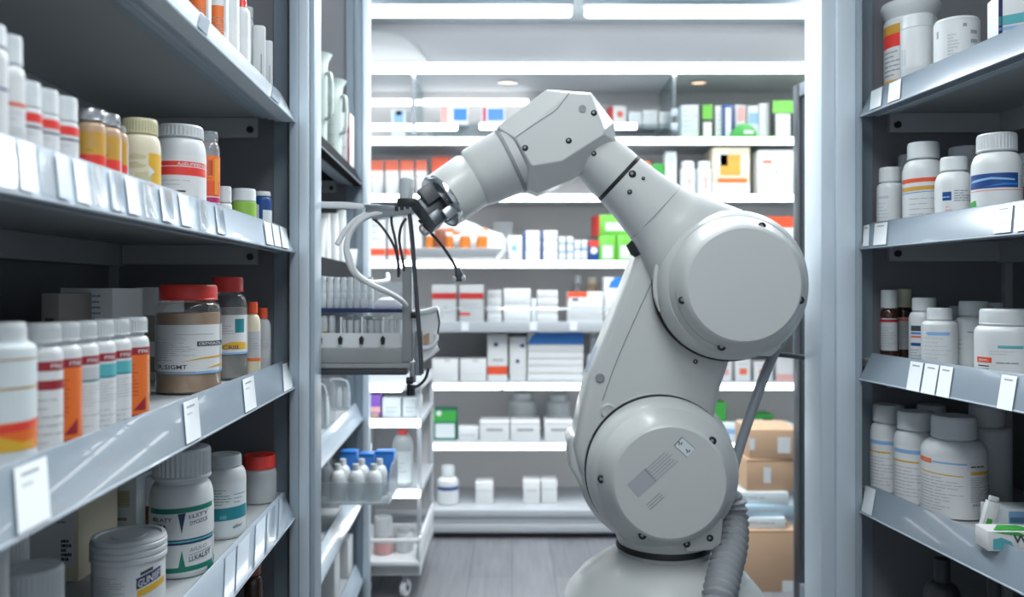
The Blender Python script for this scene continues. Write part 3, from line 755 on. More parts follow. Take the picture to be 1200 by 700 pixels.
# ------------------------------------------------------------------ price tags and clear covers on the rails
def price_tag(side, si, px0, px1, label, group=None, lean=0.0, t0=.04, t1=.97, m='tag', marks=2, out=.0022):
    zb = ZB[side][si]
    def pt(px, t, o):
        v = -.0015+.027*t - o; z = CAMZ+zb+.003+.055*t
        Y = solveY(side, px+lean*t*(px1-px0), v); return Vector((lineX(side,Y,v),Y,z))
    mb = MB()
    mb.loft([[pt(px0,t0,out),pt(px1,t0,out),pt(px1,t1,out),pt(px0,t1,out)],[pt(px0,t0,out+.0012),pt(px1,t0,out+.0012),pt(px1,t1,out+.0012),pt(px0,t1,out+.0012)]], m)
    for k in range(marks):
        a = .86-.16*k; mb.add([pt(px0+(px1-px0)*.2,a-.05,out+.0016),pt(px0+(px1-px0)*(.75-.2*k),a-.05,out+.0016),pt(px0+(px1-px0)*(.75-.2*k),a,out+.0016),pt(px0+(px1-px0)*.2,a,out+.0016)],[(0,1,2,3)],'ink_grey' if k == 0 else 'ink_light')
    o = mb.build('price_tag', None, flip=False)
    recenter(o); return tag(o, label, 'price tag', group)
for (a,b,ln,lb) in [(22,60,-.15,'white price tag on the left rail below the orange-flame bottle'),(219,236,-.25,'white price tag on the left rail below the amber jar'),(288,301,-.3,'white price tag on the left rail below the small orange-capped bottles')]:
    price_tag('L',2,a,b,lb,lean=ln)
price_tag('L',2,333,343,'narrow white price tag at the far end of the third left rail',lean=-.2,marks=0)
for (a,b,ln,lb) in [(262,274,.2,'price tag on the lowest left rail, nearest to the camera'),(276,290,.2,'wide price tag on the lowest left rail beside the nearest one'),(298,309,.2,'price tag on the lowest left rail in front of the white teal-banded jar'),(312,321,.2,'price tag on the lowest left rail in front of the red-lidded jar'),(326,334,.2,'price tag at the far end of the lowest left rail')]:
    price_tag('L',3,a,b,lb,lean=ln,m='rail_white',marks=0)
# glossy tags crowding the second left rail
for i,(a,b,ln,lb) in enumerate([(2,20,-.2,'glossy clear tag on the bright left rail, nearest the camera'),(26,44,-.25,'glossy clear tag below the tall white bottle on the bright left rail'),(50,66,-.3,'glossy clear tag below the first red-banded bottle'),(70,84,-.35,'glossy clear tag below the last red-banded bottle'),(92,108,-.4,'glossy clear tag below the amber glass jar'),(112,124,-.5,'narrow glossy clear tag below the two amber jars'),(132,146,-.3,'glossy clear tag left of the cream jar'),(152,166,-.4,'glossy clear tag below the cream-capped jar'),(171,186,-.4,'glossy clear tag between the cream jar and the white jar'),(192,206,-.4,'glossy clear tag below the white jar with the red band'),(214,226,-.45,'glossy clear tag below the orange-labelled vial'),(236,247,-.45,'glossy clear tag below the small green and white jars'),(256,266,-.45,'glossy clear tag below the blue and white bottle'),(313,321,-.5,'first of three narrow tags at the far end of the bright left rail'),(322.5,330,-.5,'middle of three narrow tags at the far end of the bright left rail'),(331.5,339,-.5,'last of three narrow tags at the far end of the bright left rail')]):
    price_tag('L',1,a,b,lb,lean=ln,m=('rail_white','tag','clear_plastic')[i%3] if i < 13 else 'tag',marks=0,out=.002+.0012*(i%2))
for (a,b,ln,lb) in [(232,243,.3,'pale slanted tag on the top left rail below the orange-striped bottles'),(318,327,.3,'pale slanted tag at the far end of the top left rail')]:
    price_tag('L',0,a,b,lb,lean=ln,m='rail_white',marks=0)
for (a,b,lb) in [(1019,1032,'white price tag at the far end of the top right rail'),(1040,1054,'pale price tag below the jar with the wide lid')]:
    price_tag('R',0,a,b,lb,lean=.15,marks=0)
for (a,b,lb) in [(1011,1018,'slim white price tag at the far end of the second right rail'),(1023,1038,'white price tag below the grey-labelled bottle on the second right rail'),(1164,1184,'white price tag below the blue-banded bottle on the second right rail'),(1190,1216,'white price tag cut by the picture edge on the second right rail')]:
    price_tag('R',1,a,b,lb,lean=.15,marks=1)
for (a,b,lb) in [(1062,1077,'first of three slanted white tags on the third right rail'),(1079,1095,'middle of three slanted white tags on the third right rail'),(1097,1112,'last of three slanted white tags on the third right rail'),(1168,1186,'single white tag with a dot right of three slanted tags')]:
    price_tag('R',2,a,b,lb,lean=.35,marks=1,t0=-.05)
price_tag('R',3,1009,1021,'small white price tag at the far end of the lowest right rail',lean=.45,marks=0)

# ------------------------------------------------------------------ left unit stock
LI = 'ink_grey'
def lab(els, base='paper', half=95, z0=.06, z1=.94): return (z0,z1,half,base,els)
# top shelf
for px,w,lb in [(235,18,'orange-striped white bottle nearest the camera on the top left shelf'),(256,17,'second orange-striped white bottle on the top left shelf')]:
    shelf_bottle('L',0,px,w+6,-40,lb,ribs=False,capr=.7,lab=lab([('r',-1,.45,0,.75,'orange')]+[('r',-1,.45,.04+.06*k,.06+.06*k,'paper') for k in range(9)]+[('r',.45,.62,.3,.9,'ink_light')],'paper',100))
for px,w,yt,lb,cp in [(270,16,-22,'slim white bottle right of the orange-striped bottles','white_cap'),(283,16,0,'white bottle with a red cap on the top left shelf','red')]:
    shelf_bottle('L',0,px,w+4,yt,lb,ribs=False,cap=cp,capr=.62,caph=.12,sh=.08,lab=lab([('r',-.1,.12,.15,.38,'blue_mid')],'paper',80,.05,.6))
shelf_bottle('L',0,291,13,9,'white bottle tucked behind the red-capped bottle',v=.10,ribs=False,capr=.85,caph=.12)
def flask(side,si,px,w,yt,label,depth=.05):
    v = .04+depth/2; Y = solveY(side,px,v); zs = TOP(side,si); h = (340-yt)*Y/1000-zs; hw = w*Y/2000; X = lineX(side,Y,v)
    t = thing('flat_flask', label, 'bottle', (X,Y,CAMZ+zs), math.atan2(-X,Y))
    mb = MB(); rr = hw*.55; pts = [(-hw,0),(hw,0)]
    pts += [(hw-rr+rr*math.cos(a*PI/12), h-rr+rr*math.sin(a*PI/12)) for a in range(0,7)]
    pts += [(-hw+rr+rr*math.cos(a*PI/12), h-rr+rr*math.sin(a*PI/12)) for a in range(6,13)]
    mb.prism(pts,-depth/2,depth/2,'white'); mb.build('body', t, bevel=.005, world=False)
    MB().box(hw*.25,hw*.42,-depth/2-.0006,-depth/2-.0002,h*.18,h*.55,'ink_grey').build('dose_window', t, world=False)
flask('L',0,303.5,15,31,'flat white flask with a rounded top, left of two ending the top left shelf',.028)
flask('L',0,314,11,48,'smaller flat white flask at the very end of the top left shelf',.02)
# second shelf
shelf_bottle('L',1,0,37,30,'large white bottle with a thin blue band at the left picture edge',right=7,ribs=False,capr=.9,lab=lab([('r',-1,1,.70,.73,'blue')],'paper',110))
shelf_bottle('L',1,0,36,43,'tall white bottle with a thin red band on the second left shelf',right=27.5,ribs=False,capr=.84,caph=.24,lab=lab([('r',-1,1,.66,.71,'orange_red'),('r',-1,1,.55,.565,'ink_light'),('lines',-.9,.9,.1,.5,6,'ink_light')],'paper',110))
for i,(rt,yt,lb) in enumerate([(47,97,'first red-banded white bottle from the left on the second left shelf'),(67.5,106,'middle red-banded white bottle on the second left shelf'),(90,115,'last red-banded white bottle, touching the amber jar')]):
    shelf_bottle('L',1,0,36,yt,lb,right=rt,ribs=False,capr=.97,caph=.33,sh=.03,neck=.9,group='red-banded white bottles',
        lab=lab([('r',-1,1,.78,.97,'red'),('r',-1,1,.66,.70,'navy'),('lines',-.9,.9,.1,.6,4,'ink_light',.2)],'paper',120,.05,.99))
al = [('r',-1,1,.0,.50,'red'),('r',-1,1,.50,1,'mustard'),('lines',-.2,.35,.88,.97,2,LI),('lines',-.3,.5,.66,.84,3,LI,.15),('r',-.3,.1,.57,.60,'ink'),('r',.86,1,0,1,'paper')]
shelf_bottle('L',1,107,31,130,'brown glass jar with a yellow and red label and ribbed silver cap',body='tan',cap='silver',capr=1.0,caph=.16,sh=.10,lab=lab(al,'mustard',100))
shelf_bottle('L',1,0,33,135,'second glass jar with yellow label half behind the first one',right=140.5,body='tan',cap='silver',capr=.95,caph=.17,lab=lab(al,'mustard',100))
shelf_bottle('L',1,0,22,148,'third narrow yellow-labelled jar beside the cream jar',right=149,v=.06,body='tan',cap='clear_plastic',capr=.8,caph=.1,lab=lab(al,'mustard',100))
shelf_bottle('L',1,164,46,141,'clear jar with a ribbed cream cap and mottled cream and orange label',body='cream',cap='cream_cap',capr=.87,caph=.20,sh=.20,neck=.78,
    lab=lab([('r',-1,.35,0,1,'cream'),('r',.35,1,0,1,'yellow'),('poly',[(-.9,.92),(-.2,.97),(.3,.93),(.2,.84),(-.8,.80)],'cream_cap'),('poly',[(-.9,.72),(-.3,.76),(.3,.70),(.1,.62),(-.8,.60)],'cream_cap'),('poly',[(-.2,.50),(.5,.56),(.45,.22),(-.2,.28)],'cream_cap'),('poly',[(-.8,.56),(-.3,.57),(-.3,.5),(-.8,.46)],'paper'),('lines',-.8,.0,.72,.9,3,LI,.2),('lines',-.1,.4,.1,.25,3,LI,.2),('poly',[(.35,.7),(.62,.55),(.35,.42)],'paper')],'cream',100))
shelf_bottle('L',1,211,58,149,'big white jar with a broad red band and lines of print',capr=.92,caph=.15,sh=.20,neck=.82,
    lab=lab([('r',-1,1,.62,.88,'red'),('r',-1,1,.775,.79,'paper',2),('text','AsiEUFEENS',-.1,.92,.80,.86,'paper',.0),('lines',-1,.95,.40,.56,2,LI,.1),('r',-.95,.2,.30,.335,'ink'),('lines',-1,.9,.02,.26,4,LI,.12)],'paper',92,.02,.99))
shelf_bottle('L',1,246,22,155,'small glass vial with orange, red and magenta label',body='clear_plastic',cap='clear_plastic',capr=.82,caph=.11,sh=.13,neck=.62,liquid=('orange_red',.9),
    lab=lab([('r',-1,1,0,.25,'magenta'),('r',-1,1,.14,.155,'paper',2),('r',-1,1,.27,.55,'orange_red'),('r',-1,1,.55,1,'orange'),('r',-.7,.2,.58,.60,'red_dark'),('bars',-.5,.3,.64,.92,6,'red_dark'),('r',.45,.75,.3,.95,'yellow')],'paper',95))
shelf_bottle('L',1,263,17,219,'tiny plain white jar beside the small glass vial',ribs=False,capr=.95,caph=.5)
shelf_bottle('L',1,286,28,222,'small jar with white lid and lime green lower half',body='lime',ribs=False,capr=.98,caph=.34,sh=.03,neck=.92)
shelf_bottle('L',1,308,20,225,'small blue and white bottle at the end of the second left shelf',ribs=False,capr=.9,caph=.12,body='blue',lab=lab([('r',0,1,.0,.7,'paper_cool'),('r',-.75,-.4,.2,.9,'paper')],None,95))
# third shelf
fl = [('r',-1,1,.15,.40,'orange'),('poly',[(-1,.15),(1,.15),(1,.26),(.5,.22),(0,.30),(-.5,.2),(-1,.28)],'yellow'),('poly',[(-1,.33),(0,.37),(1,.42),(1,.34),(0,.31),(-1,.27)],'red'),('r',-1,1,.68,.70,'gold'),('r',-1,1,.93,.945,'gold')]
shelf_bottle('L',2,0,86,378,'large pale bottle with an orange flame band at the left picture edge',right=37,body='paper_cool',ribs=False,capr=.78,caph=.13,sh=.04,neck=.8,lab=lab(fl,None,120,.02,.98))
ur = 0
L6 = [(71,379,'nearest white bottle with two red bands in the row of six'),(93,378,'second bottle in the row of six, with a wide orange panel'),(113.5,377,'third bottle in the row of six, with a pale teal band'),(133.5,375.5,'fourth bottle in the row of six, with a bright teal band'),(152,374,'fifth bottle in the row of six, teal band at its edge'),(173,372,'farthest bottle in the row of six, with an orange side panel')]
for i,(rt,yt,lb) in enumerate(L6):
    e = [('r',-1,1,.86,.96,'red_dark')] + [('text','rnu',.3,.7,.885,.93,'paper')]
    if i == 0: e += [('r',-1,1,.66,.76,'red_dark'),('lines',-.6,1,.06,.6,6,LI,.1)]
    if i in (1,5): e += [('r',-1,1,.06,.86,'orange'),('r',-1,1,.02,.07,'red_dark'),('poly',[(.1,.12),(.6,.3),(.6,.12)],'red_dark'),('lines',.05,.3,.3,.75,9,'red_dark',.2)]
    if i == 5: e += [('r',.72,1,.02,.84,'cream'),('lines',.76,.98,.1,.8,14,'mustard',.45)]
    if i in (2,3,4): e += [('r',-1,1,.68,.83,'teal_light' if i > 2 else 'ink_light'),('r',-1,1,.66,.68,'teal'),('lines',.0,.95,.36,.62,7,LI,.14),('lines',-.6,.95,.05,.3,4,LI,.12)]
    shelf_bottle('L',2,0,45-.8*i,yt,lb,right=rt,v=.064,capr=.93,caph=.15,sh=.07,neck=.74,gap=.03,group='row of six white pill bottles',lab=lab(e,'paper',125,.03,.99),seed=i)
# cartons behind the row
def lcart(px0,px1,yt,zs,v,dep,label,m='paper_grey',marks=(),side='L',rz=0,name='carton'):
    Y = solveY(side,(px0+px1)/2,v); X = lineX(side,Y,v); w = (px1-px0)*Y/1000; h = (340-yt)*Y/1000-zs
    return carton((X,Y,CAMZ+zs+.0004), w, dep, h, R(rz), m, label, marks, 'box', name)
z3 = TOP('L',2)
lcart(48,69,344,z3,.28,.12,'dark grey-brown carton at the left end behind the row of six','kraft_grey',[('lines',-.5,.5,.5,.8,3,'ink')])
lcart(70,132,338,z3,.27,.12,'white printed carton behind the row of six bottles','paper',[('lines',-.85,-.3,.55,.93,7,'ink_grey',.4),('lines',.1,.55,.62,.95,6,'ink_grey',.35),('bars',-.7,.5,.36,.48,22,'ink'),('r',-1,1,.2,.34,'ink_light')])
lcart(133,157,338,z3,.26,.12,'narrow white carton with a large upright barcode','paper',[('lines',-.55,.0,.50,.90,9,'ink',.6),('lines',.3,.6,.4,.95,14,'ink_grey',.35),('r',.72,.78,.2,1,'ink')])
lcart(158,189,337,z3,.23,.12,'carton with a tan middle behind the red-capped jar','paper',[('r',-1,1,.42,.70,'kraft_grey'),('r',-1,1,.10,.26,'kraft_grey')])
# amber jars
shelf_bottle('L',2,221,73,334,'big squarish jar of tan liquid with a red cap and printed label',v=.076,body='jar_clear',cap='red',capr=.90,caph=.145,sh=.10,neck=.82,ribs=False,liquid=('tan',1.0),gap=.015,
    lab=(.26,.86,88,'paper',[('r',-1,1,.0,.05,'blue_light'),('r',-1,.2,.02,.05,'ink_grey'),('lines',-.95,.2,.36,.66,7,LI,.16),('r',-.4,.75,.80,.81,'ink_grey'),('lines',-.95,.3,.68,.76,2,LI,.12),('r',.25,1,.56,.66,'ink'),('text','CRITVSAOL',.30,.97,.58,.64,'paper'),('poly',[(-.3,.24),(.4,.30),(1,.32),(1,.36),(.4,.33)],'yellow'),('poly',[(.5,.10),(1,.14),(1,.19)],'yellow'),('text','R:SIGMT',-.88,-.05,.10,.19,'ink'),('lines',-.95,-.3,.25,.36,2,LI,.2)]))
shelf_bottle('L',2,267,44,325,'second red-capped jar half hidden behind the big one',v=.085,body='jar_clear',cap='red',capr=.80,caph=.145,sh=.14,neck=.66,ribs=False,liquid=('kraft_grey',1.0),
    lab=(.36,.90,90,'paper',[('r',-1,1,0,.05,'blue_light'),('r',.35,.8,.55,.90,'teal'),('lines',-.4,.4,.5,.75,4,LI,.18),('poly',[(-1,.15),(.2,.32),(1,.30),(1,.12)],'yellow'),('text','CRIII',-.25,.5,.13,.23,'ink')]))
shelf_bottle('L',2,296,18,354,'small milky bottle with an orange cap and orange band, front of two',v=.055,body='cream',cap='orange_red',capr=.66,caph=.16,sh=.16,neck=.5,ribs=False,lab=(.3,.9,100,'paper_grey',[('r',-1,1,0,.1,'orange'),('lines',-.7,.7,.3,.8,6,LI,.2)]))
shelf_bottle('L',2,308,18,361,'small milky bottle with an orange-red cap behind its twin',v=.062,body='paper_grey',cap='orange_red',capr=.62,caph=.17,sh=.16,neck=.5,ribs=False,lab=(.3,.9,100,'paper_grey',[('lines',-.7,.7,.3,.8,6,LI,.2)]))
# fourth shelf
shelf_bottle('L',3,213,71,524,'tall white bottle with two green bands and a ribbed cap',v=.08,capr=.93,caph=.24,sh=.15,neck=.78,gap=.03,
    lab=(.08,.95,88,None,[('r',-1,1,.92,1,'green_dark',1,.04),('r',-1,1,.0,.08,'green_dark',1,.04),('poly',[(-.12,.93),(.12,.94),(.0,.62)],'navy'),('poly',[(-.12,.06),(.12,.07),(.0,.36)],'green_dark'),('r',-1,1,.47,.50,'teal_light',2,.02),('r',-1,1,.44,.47,'navy',2,.02),('r',-1,1,.50,.52,'navy',2,.02),('text','BLATY',-.85,-.30,.81,.87,'ink'),('text','-ITA',-.80,-.45,.71,.77,'ink'),('text','I:LSTY',.22,.80,.84,.90,'ink',.03),('text','DYCIZCS',.25,.78,.74,.80,'ink',.03),('text','AVLX O',.25,.75,.32,.38,'ink_grey',.03),('text','LLKALST',.22,.88,.17,.25,'ink',.05),('r',.2,.9,.27,.28,'ink_grey',2,.05),('r',.78,.95,-.04,.05,'green_dark')]))
shelf_bottle('L',3,151,80,626,'white screw-top tub with a ridged lid and dark label',v=.10,capr=1.05,caph=.30,lid='ridged',sh=.0,neck=.98,gap=.0,
    lab=(.02,.98,95,None,[('lines',-.8,-.1,.3,.86,12,LI,.2),('r',.18,.8,.60,.80,'navy',1,.12),('text','GUNIIFS',.22,.85,.63,.77,'paper',.12),('poly',[(.2,.45),(.9,.58),(.9,.7),(.2,.58)],'yellow'),('r',.28,.6,.84,.9,'ink',1,.06)]))
shelf_bottle('L',3,263,49,532,'white jar with a teal band behind the tall green-banded bottle',v=.062,capr=.80,caph=.14,sh=.14,neck=.74,ribs=False,cap='cap_grey',
    lab=(.06,.96,95,'paper_cool',[('r',-1,1,.28,.52,'teal',1,.04),('r',-.2,.1,.33,.40,'teal_light'),('lines',-.5,.3,.58,.9,6,'green_dark',.2),('lines',.4,.9,.6,.82,3,LI,.25),('text','elSor',.35,.75,.14,.20,'ink',.03)]))
shelf_bottle('L',3,304,40,533,'small jar of greyish powder with a bright red lid',v=.052,body='frosted',cap='red',capr=.92,caph=.27,sh=.16,neck=.82,ribs=False,lid='recess',liquid=('paper_grey',.75))
z4 = TOP('L',3)
lcart(30,92,562,z4,.28,.14,'wide grey-white carton with a dark barcode patch behind the tubs','cream',[('r',-.9,.85,.16,.97,'paper'),('lines',.35,.75,.2,.42,5,'navy',.7),('r',.33,.78,.18,.44,'ink_grey',.5),('lines',.2,.7,.55,.8,4,LI,.3)])
lcart(115,160,560,z4,.24,.10,'tall grey carton with two tan panels behind the ridged-lid tub','paper_cool',[('r',-.35,.65,.60,.82,'cream_cap'),('lines',-.35,.65,.62,.80,5,'ink_grey',.15),('r',-.4,.5,.42,.46,'kraft_grey')])
lcart(162,183,560,z4,.20,.10,'slim grey carton with a brown lower half behind the tall bottle','paper_cool',[('r',-1,1,.10,.58,'brown'),('r',-1,1,.1,.2,'tan')])
shelf_bottle('L',3,39,66,664,'ribbed white cap of a small jar at the bottom left',v=.10,capr=1.0,caph=.45)
shelf_bottle('L',3,0,52,626,'white bottle with a ribbed cap behind the small jar at bottom left',right=31,v=.17,capr=1.0,caph=.28,sh=.03,neck=.9,lab=lab([('lines',-.2,.9,.5,.9,8,LI,.2),('r',0,1,.2,.45,'yellow')],'paper',110))
shelf_bottle('L',3,0,60,634,'white ribbed bottle cut by the left picture edge, lowest visible shelf',right=7,v=.09,capr=.98,caph=.3,sh=.03,neck=.9,lab=lab([('lines',-.2,.9,.5,.9,8,LI,.2)],'paper',110))
shelf_bottle('L',4,297,22,655,'brown bottle on the shelf below the lowest left rail',v=.07,body='brown_glass',cap='brown',capr=.8,ribs=False)

# ------------------------------------------------------------------ right unit stock
shelf_bottle('R',0,1067,58,6,'white jar with an overhanging lid and a red and yellow side label',v=.115,capr=1.12,caph=.18,sh=.02,neck=.95,gap=0,ribs=False,lid='bowl',
    lab=lab([('r',-1,-.2,.86,1,'mustard'),('r',-1,-.2,.66,.86,'red'),('r',-1,-.2,.0,.16,'yellow'),('lines',-.9,-.25,.2,.62,6,LI,.3)],'paper',95))
shelf_bottle('R',0,1075,37,20,'slim white canister in front of the jar with the overhanging lid',v=.06,ribs=False,capr=1.0,caph=.2,sh=.005,neck=.98,gap=.008,lab=(.3,.8,90,'white',[('bars',-.85,-.6,.1,.7,2,'ink_light')]))
shelf_bottle('R',0,1121,49,25,'low white tub with grey print panels on the top right shelf',v=.09,ribs=False,capr=1.0,caph=.07,sh=.0,neck=.99,gap=0,lab=(.0,.98,95,None,[('lines',-.35,.1,.1,.75,10,'ink_light',.5),('lines',.55,.8,.1,.85,4,'ink_grey',.4),('r',-.8,-.72,.7,.85,'ink_grey'),('r',.25,.4,.86,.93,'ink_grey')]))
lcart(1172,1216,-10,TOP('R',0),.06,.06,'white box with teal and navy bands at the top right corner','paper',[('r',-1,1,.34,.52,'teal_light',1,.1),('r',-1,1,.24,.30,'blue_light',1,.08),('r',-1,-.8,.1,.9,'navy')],side='R',rz=-12)
shelf_bottle('R',1,1043,29,197,'slim white bottle with faint grey label at the far end of the second right shelf',v=.055,ribs=False,capr=.84,caph=.24,sh=.10,lab=lab([('r',-.8,-.1,.78,.86,'ink_light'),('lines',-.8,-.1,.1,.7,6,'ink_light',.3)],None,95))
shelf_bottle('R',1,1065,26,182,'white bottle standing back between the slim and the red-striped bottle',v=.17,ribs=False,capr=.9,caph=.2)
shelf_bottle('R',1,1082,45,168,'tall white bottle with a red and an orange stripe on the second right shelf',v=.07,ribs=False,capr=.78,caph=.2,sh=.16,neck=.62,
    lab=lab([('r',-1,1,.84,.93,'orange_red',1,.02),('r',-1,1,.66,.75,'mustard',1,.03),('r',-1,1,.61,.625,'blue_mid',1,.04),('lines',-.6,.9,.1,.55,4,LI,.10)],None,100))
shelf_bottle('R',1,1118,41,185,'short white bottle with a small blue square and grey print',v=.06,ribs=False,capr=.74,caph=.22,sh=.2,neck=.6,
    lab=lab([('r',-.55,-.12,.55,.82,'blue'),('r',-.55,-.2,.64,.68,'blue_light',2),('lines',.0,.9,.5,.88,5,LI,.4),('lines',-.4,-.1,.1,.4,3,'coral',.2)],None,95))
shelf_bottle('R',1,1131,40,173,'white bottle with a wide cap at the back of the second right shelf',v=.18,ribs=False,capr=.9,caph=.18)
shelf_bottle('R',1,1168,54,158,'large white bottle with a broad blue band and ribbed cap',v=.075,capr=.80,caph=.22,sh=.18,neck=.66,
    lab=lab([('r',-1,.72,.56,.90,'blue'),('poly',[(-1,.70),(-.2,.76),(.6,.72),(.6,.76),(-.2,.81),(-1,.76)],'blue_light'),('poly',[(-.6,.58),(.2,.66),(.7,.66),(.7,.62),(.2,.62)],'blue_mid'),('r',-1,1,.50,.515,'coral'),('poly',[(-.95,.1),(-.68,.14),(-.72,.3),(-.95,.26)],'green'),('lines',.78,.92,.55,.85,7,LI,.4)],None,100))
shelf_bottle('R',1,1206,30,180,'white bottle with an amber and dark label cut by the right picture edge',v=.18,ribs=False,lab=lab([('r',-1,1,.2,.7,'ink'),('r',-1,1,.25,.45,'mustard')],None,100))
for px,w,yt,vv,lb,cp in [(1042,20,340,.07,'brown bottle with white label and plastic-wrapped cap, farthest on the third right shelf','frosted'),(1059,19,339,.125,'brown bottle with white label and yellowish cap beside the wrapped one','cream')]:
    o = shelf_bottle('R',2,px,w,yt,lb,v=vv,body='brown_glass',cap=cp,capr=.92,caph=.26,sh=.10,ribs=False,lab=(.22,.95,85,'paper_grey',[('r',-1,1,.88,.97,'red_dark' if px < 1050 else 'coral'),('lines',-.8,.7,.1,.75,8,LI,.2)]))
shelf_bottle('R',2,1083,33,349,'white bottle with dark blue and red squares on its label',v=.09,ribs=False,capr=.80,caph=.20,sh=.12,
    lab=lab([('r',-.8,-.2,.78,.92,'ink'),('r',-.1,.8,.8,.92,'red_dark'),('r',-.8,-.2,.70,.75,'blue_mid'),('r',-.8,.2,.61,.66,'coral'),('r',-.8,-.2,.40,.48,'blue'),('lines',-.8,-.1,.05,.33,4,LI,.3)],None,95))
shelf_bottle('R',2,1101,39,361,'white bottle with a grey-blue oval on its label, front of the third right shelf',v=.06,ribs=False,capr=.70,caph=.20,sh=.08,neck=.62,
    lab=lab([('poly',[(-.6,.9),(-.7,.86),(-.6,.81),(.45,.81),(.55,.86),(.45,.9)],'blue_light'),('lines',-.8,.6,.15,.78,6,'ink_light',.18)],None,95))
shelf_bottle('R',2,1121,22,359,'grey-capped bottle standing back between two white bottles on the third right shelf',v=.2,ribs=False,cap='cap_grey')
shelf_bottle('R',2,1141,40,353,'tall white bottle with a wide cap and thin black print',v=.142,ribs=False,capr=.80,caph=.22,sh=.10,
    lab=lab([('lines',-.3,.8,.8,.9,1,LI,.3),('r',-.9,.9,.72,.725,'ink_light'),('lines',-.9,-.5,.25,.82,5,LI,.12)],None,95))
shelf_bottle('R',2,1165,24,355,'small grey-capped bottle at the back of the third right shelf',v=.2,ribs=False,cap='cap_grey')
shelf_bottle('R',2,1180,68,362,'wide white jar with a red badge and teal strip on its label',v=.075,ribs=False,capr=.86,caph=.24,sh=.10,neck=.8,
    lab=lab([('r',-.25,.45,.70,.76,'teal_light'),('r',-.25,.45,.69,.70,'ink'),('r',-.85,-.42,.30,.44,'orange_red'),('text','am.',-.78,-.5,.34,.39,'paper'),('lines',-.5,.5,.50,.64,2,LI,.1),('lines',-.3,.4,.27,.36,1,LI,.35),('r',-.82,-.5,.20,.23,'ink'),('r',-.82,-.5,.12,.15,'ink')],None,95))
for px,w,yt,vv,lb in [(1041,40,474,.075,'white pill bottle with yellow line, farthest of three big ones on the fourth right shelf'),(1074,49,482,.078,'middle of three big white pill bottles on the fourth right shelf')]:
    shelf_bottle('R',3,px,w,yt,lb,v=vv,ribs=False,capr=.86,caph=.20,sh=.14,neck=.72,lab=lab([('r',-1,1,.88,.95,'blue_light'),('r',-1,.1,.72,.75,'yellow'),('lines',-.9,.5,.1,.66,9,LI,.14)],'paper',95,.03,.97))
shelf_bottle('R',3,1118,71,487,'nearest big white pill bottle with an orange mark and yellow lines',v=.08,ribs=False,capr=.70,caph=.22,sh=.14,neck=.62,
    lab=lab([('r',-1,.35,.90,.93,'blue_light'),('r',-1,-.62,.88,.96,'orange'),('r',-1,.25,.72,.74,'yellow',1,-.02),('r',.45,1,.74,.79,'yellow'),('lines',.45,.95,.85,.9,1,'ink',.5),('lines',-.95,.25,.10,.68,11,LI,.16),('lines',.45,.95,.28,.70,14,LI,.3),('text','M00U',.5,.9,.22,.26,'ink_grey')],'paper',95,.03,.97))
shelf_bottle('R',3,1091,34,474,'white-capped bottle behind the middle and nearest big pill bottles',v=.2,ribs=False,capr=.95)
shelf_bottle('R',3,1156,53,474,'large grey bottle in the shade at the back of the fourth right shelf',v=.225,body='cap_grey',cap='cap_grey',ribs=False,capr=.72,caph=.2,sh=.06)
# leaning tube and small boxes
Y = solveY('R',1152,.05); X = lineX('R',Y,.05); zs = CAMZ+TOP('R',3)
t = thing('leaning_tube', 'small white packet with a green mark leaning against the nearest big pill bottle', 'tube', (X,Y,zs))
mb = MB(); mb.M = Matrix.Translation((X,Y,zs+.001)) @ Matrix.Rotation(R(16),4,'Y'); mb.box(-.011,.011,-.006,.006,.002,.068,'paper'); mb.box(-.006,.005,-.0067,-.0061,.018,.036,'green'); mb.build('packet', t, bevel=.002)
mb = MB(); mb.M = Matrix.Translation((X,Y,zs+.001)) @ Matrix.Rotation(R(16),4,'Y'); mb.box(-.009,.009,-.004,.004,.0685,.078,'white'); mb.build('end_flap', t, bevel=.002)
zr = TOP('R',3)
def rb(px0,px1,v,z0,h,dep,label,m,marks,rz):
    Y = solveY('R',(px0+px1)/2,v); X = lineX('R',Y,v)
    return carton((X,Y,CAMZ+z0+.0004),(px1-px0)*Y/1000,dep,h,R(rz),m,label,marks,'box','carton')
rb(1159,1235,.055,zr,.036,.05,'small white and green medicine box with a blue oval at the lower right','paper',[('poly',[(-.85,.1),(-.2,.1),(-.3,.5),(-.6,.7),(-.85,.6)],'teal_light'),('poly',[(-.9,.95),(.3,.72),(-.1,.98)],'green'),('@top',('poly',[(-.8,.1),(.6,.1),(.2,.8),(-.4,.8)],'green')),('text','WIIK',-.25,.7,.45,.85,'ink')],-4)
rb(1166,1232,.125,zr,.052,.055,'small white box with a blue panel behind the green medicine box','paper_cool',[('r',-.5,.6,.45,.9,'blue_light'),('r',-.45,.5,.5,.68,'teal_light')],-4)
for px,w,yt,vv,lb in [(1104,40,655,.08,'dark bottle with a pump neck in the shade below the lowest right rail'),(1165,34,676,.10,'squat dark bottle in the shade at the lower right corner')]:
    shelf_bottle('R',4,px,w,yt,lb,v=vv,body='rubber',cap='rubber',capr=.45,caph=.22,sh=.14,neck=.4,ribs=False)
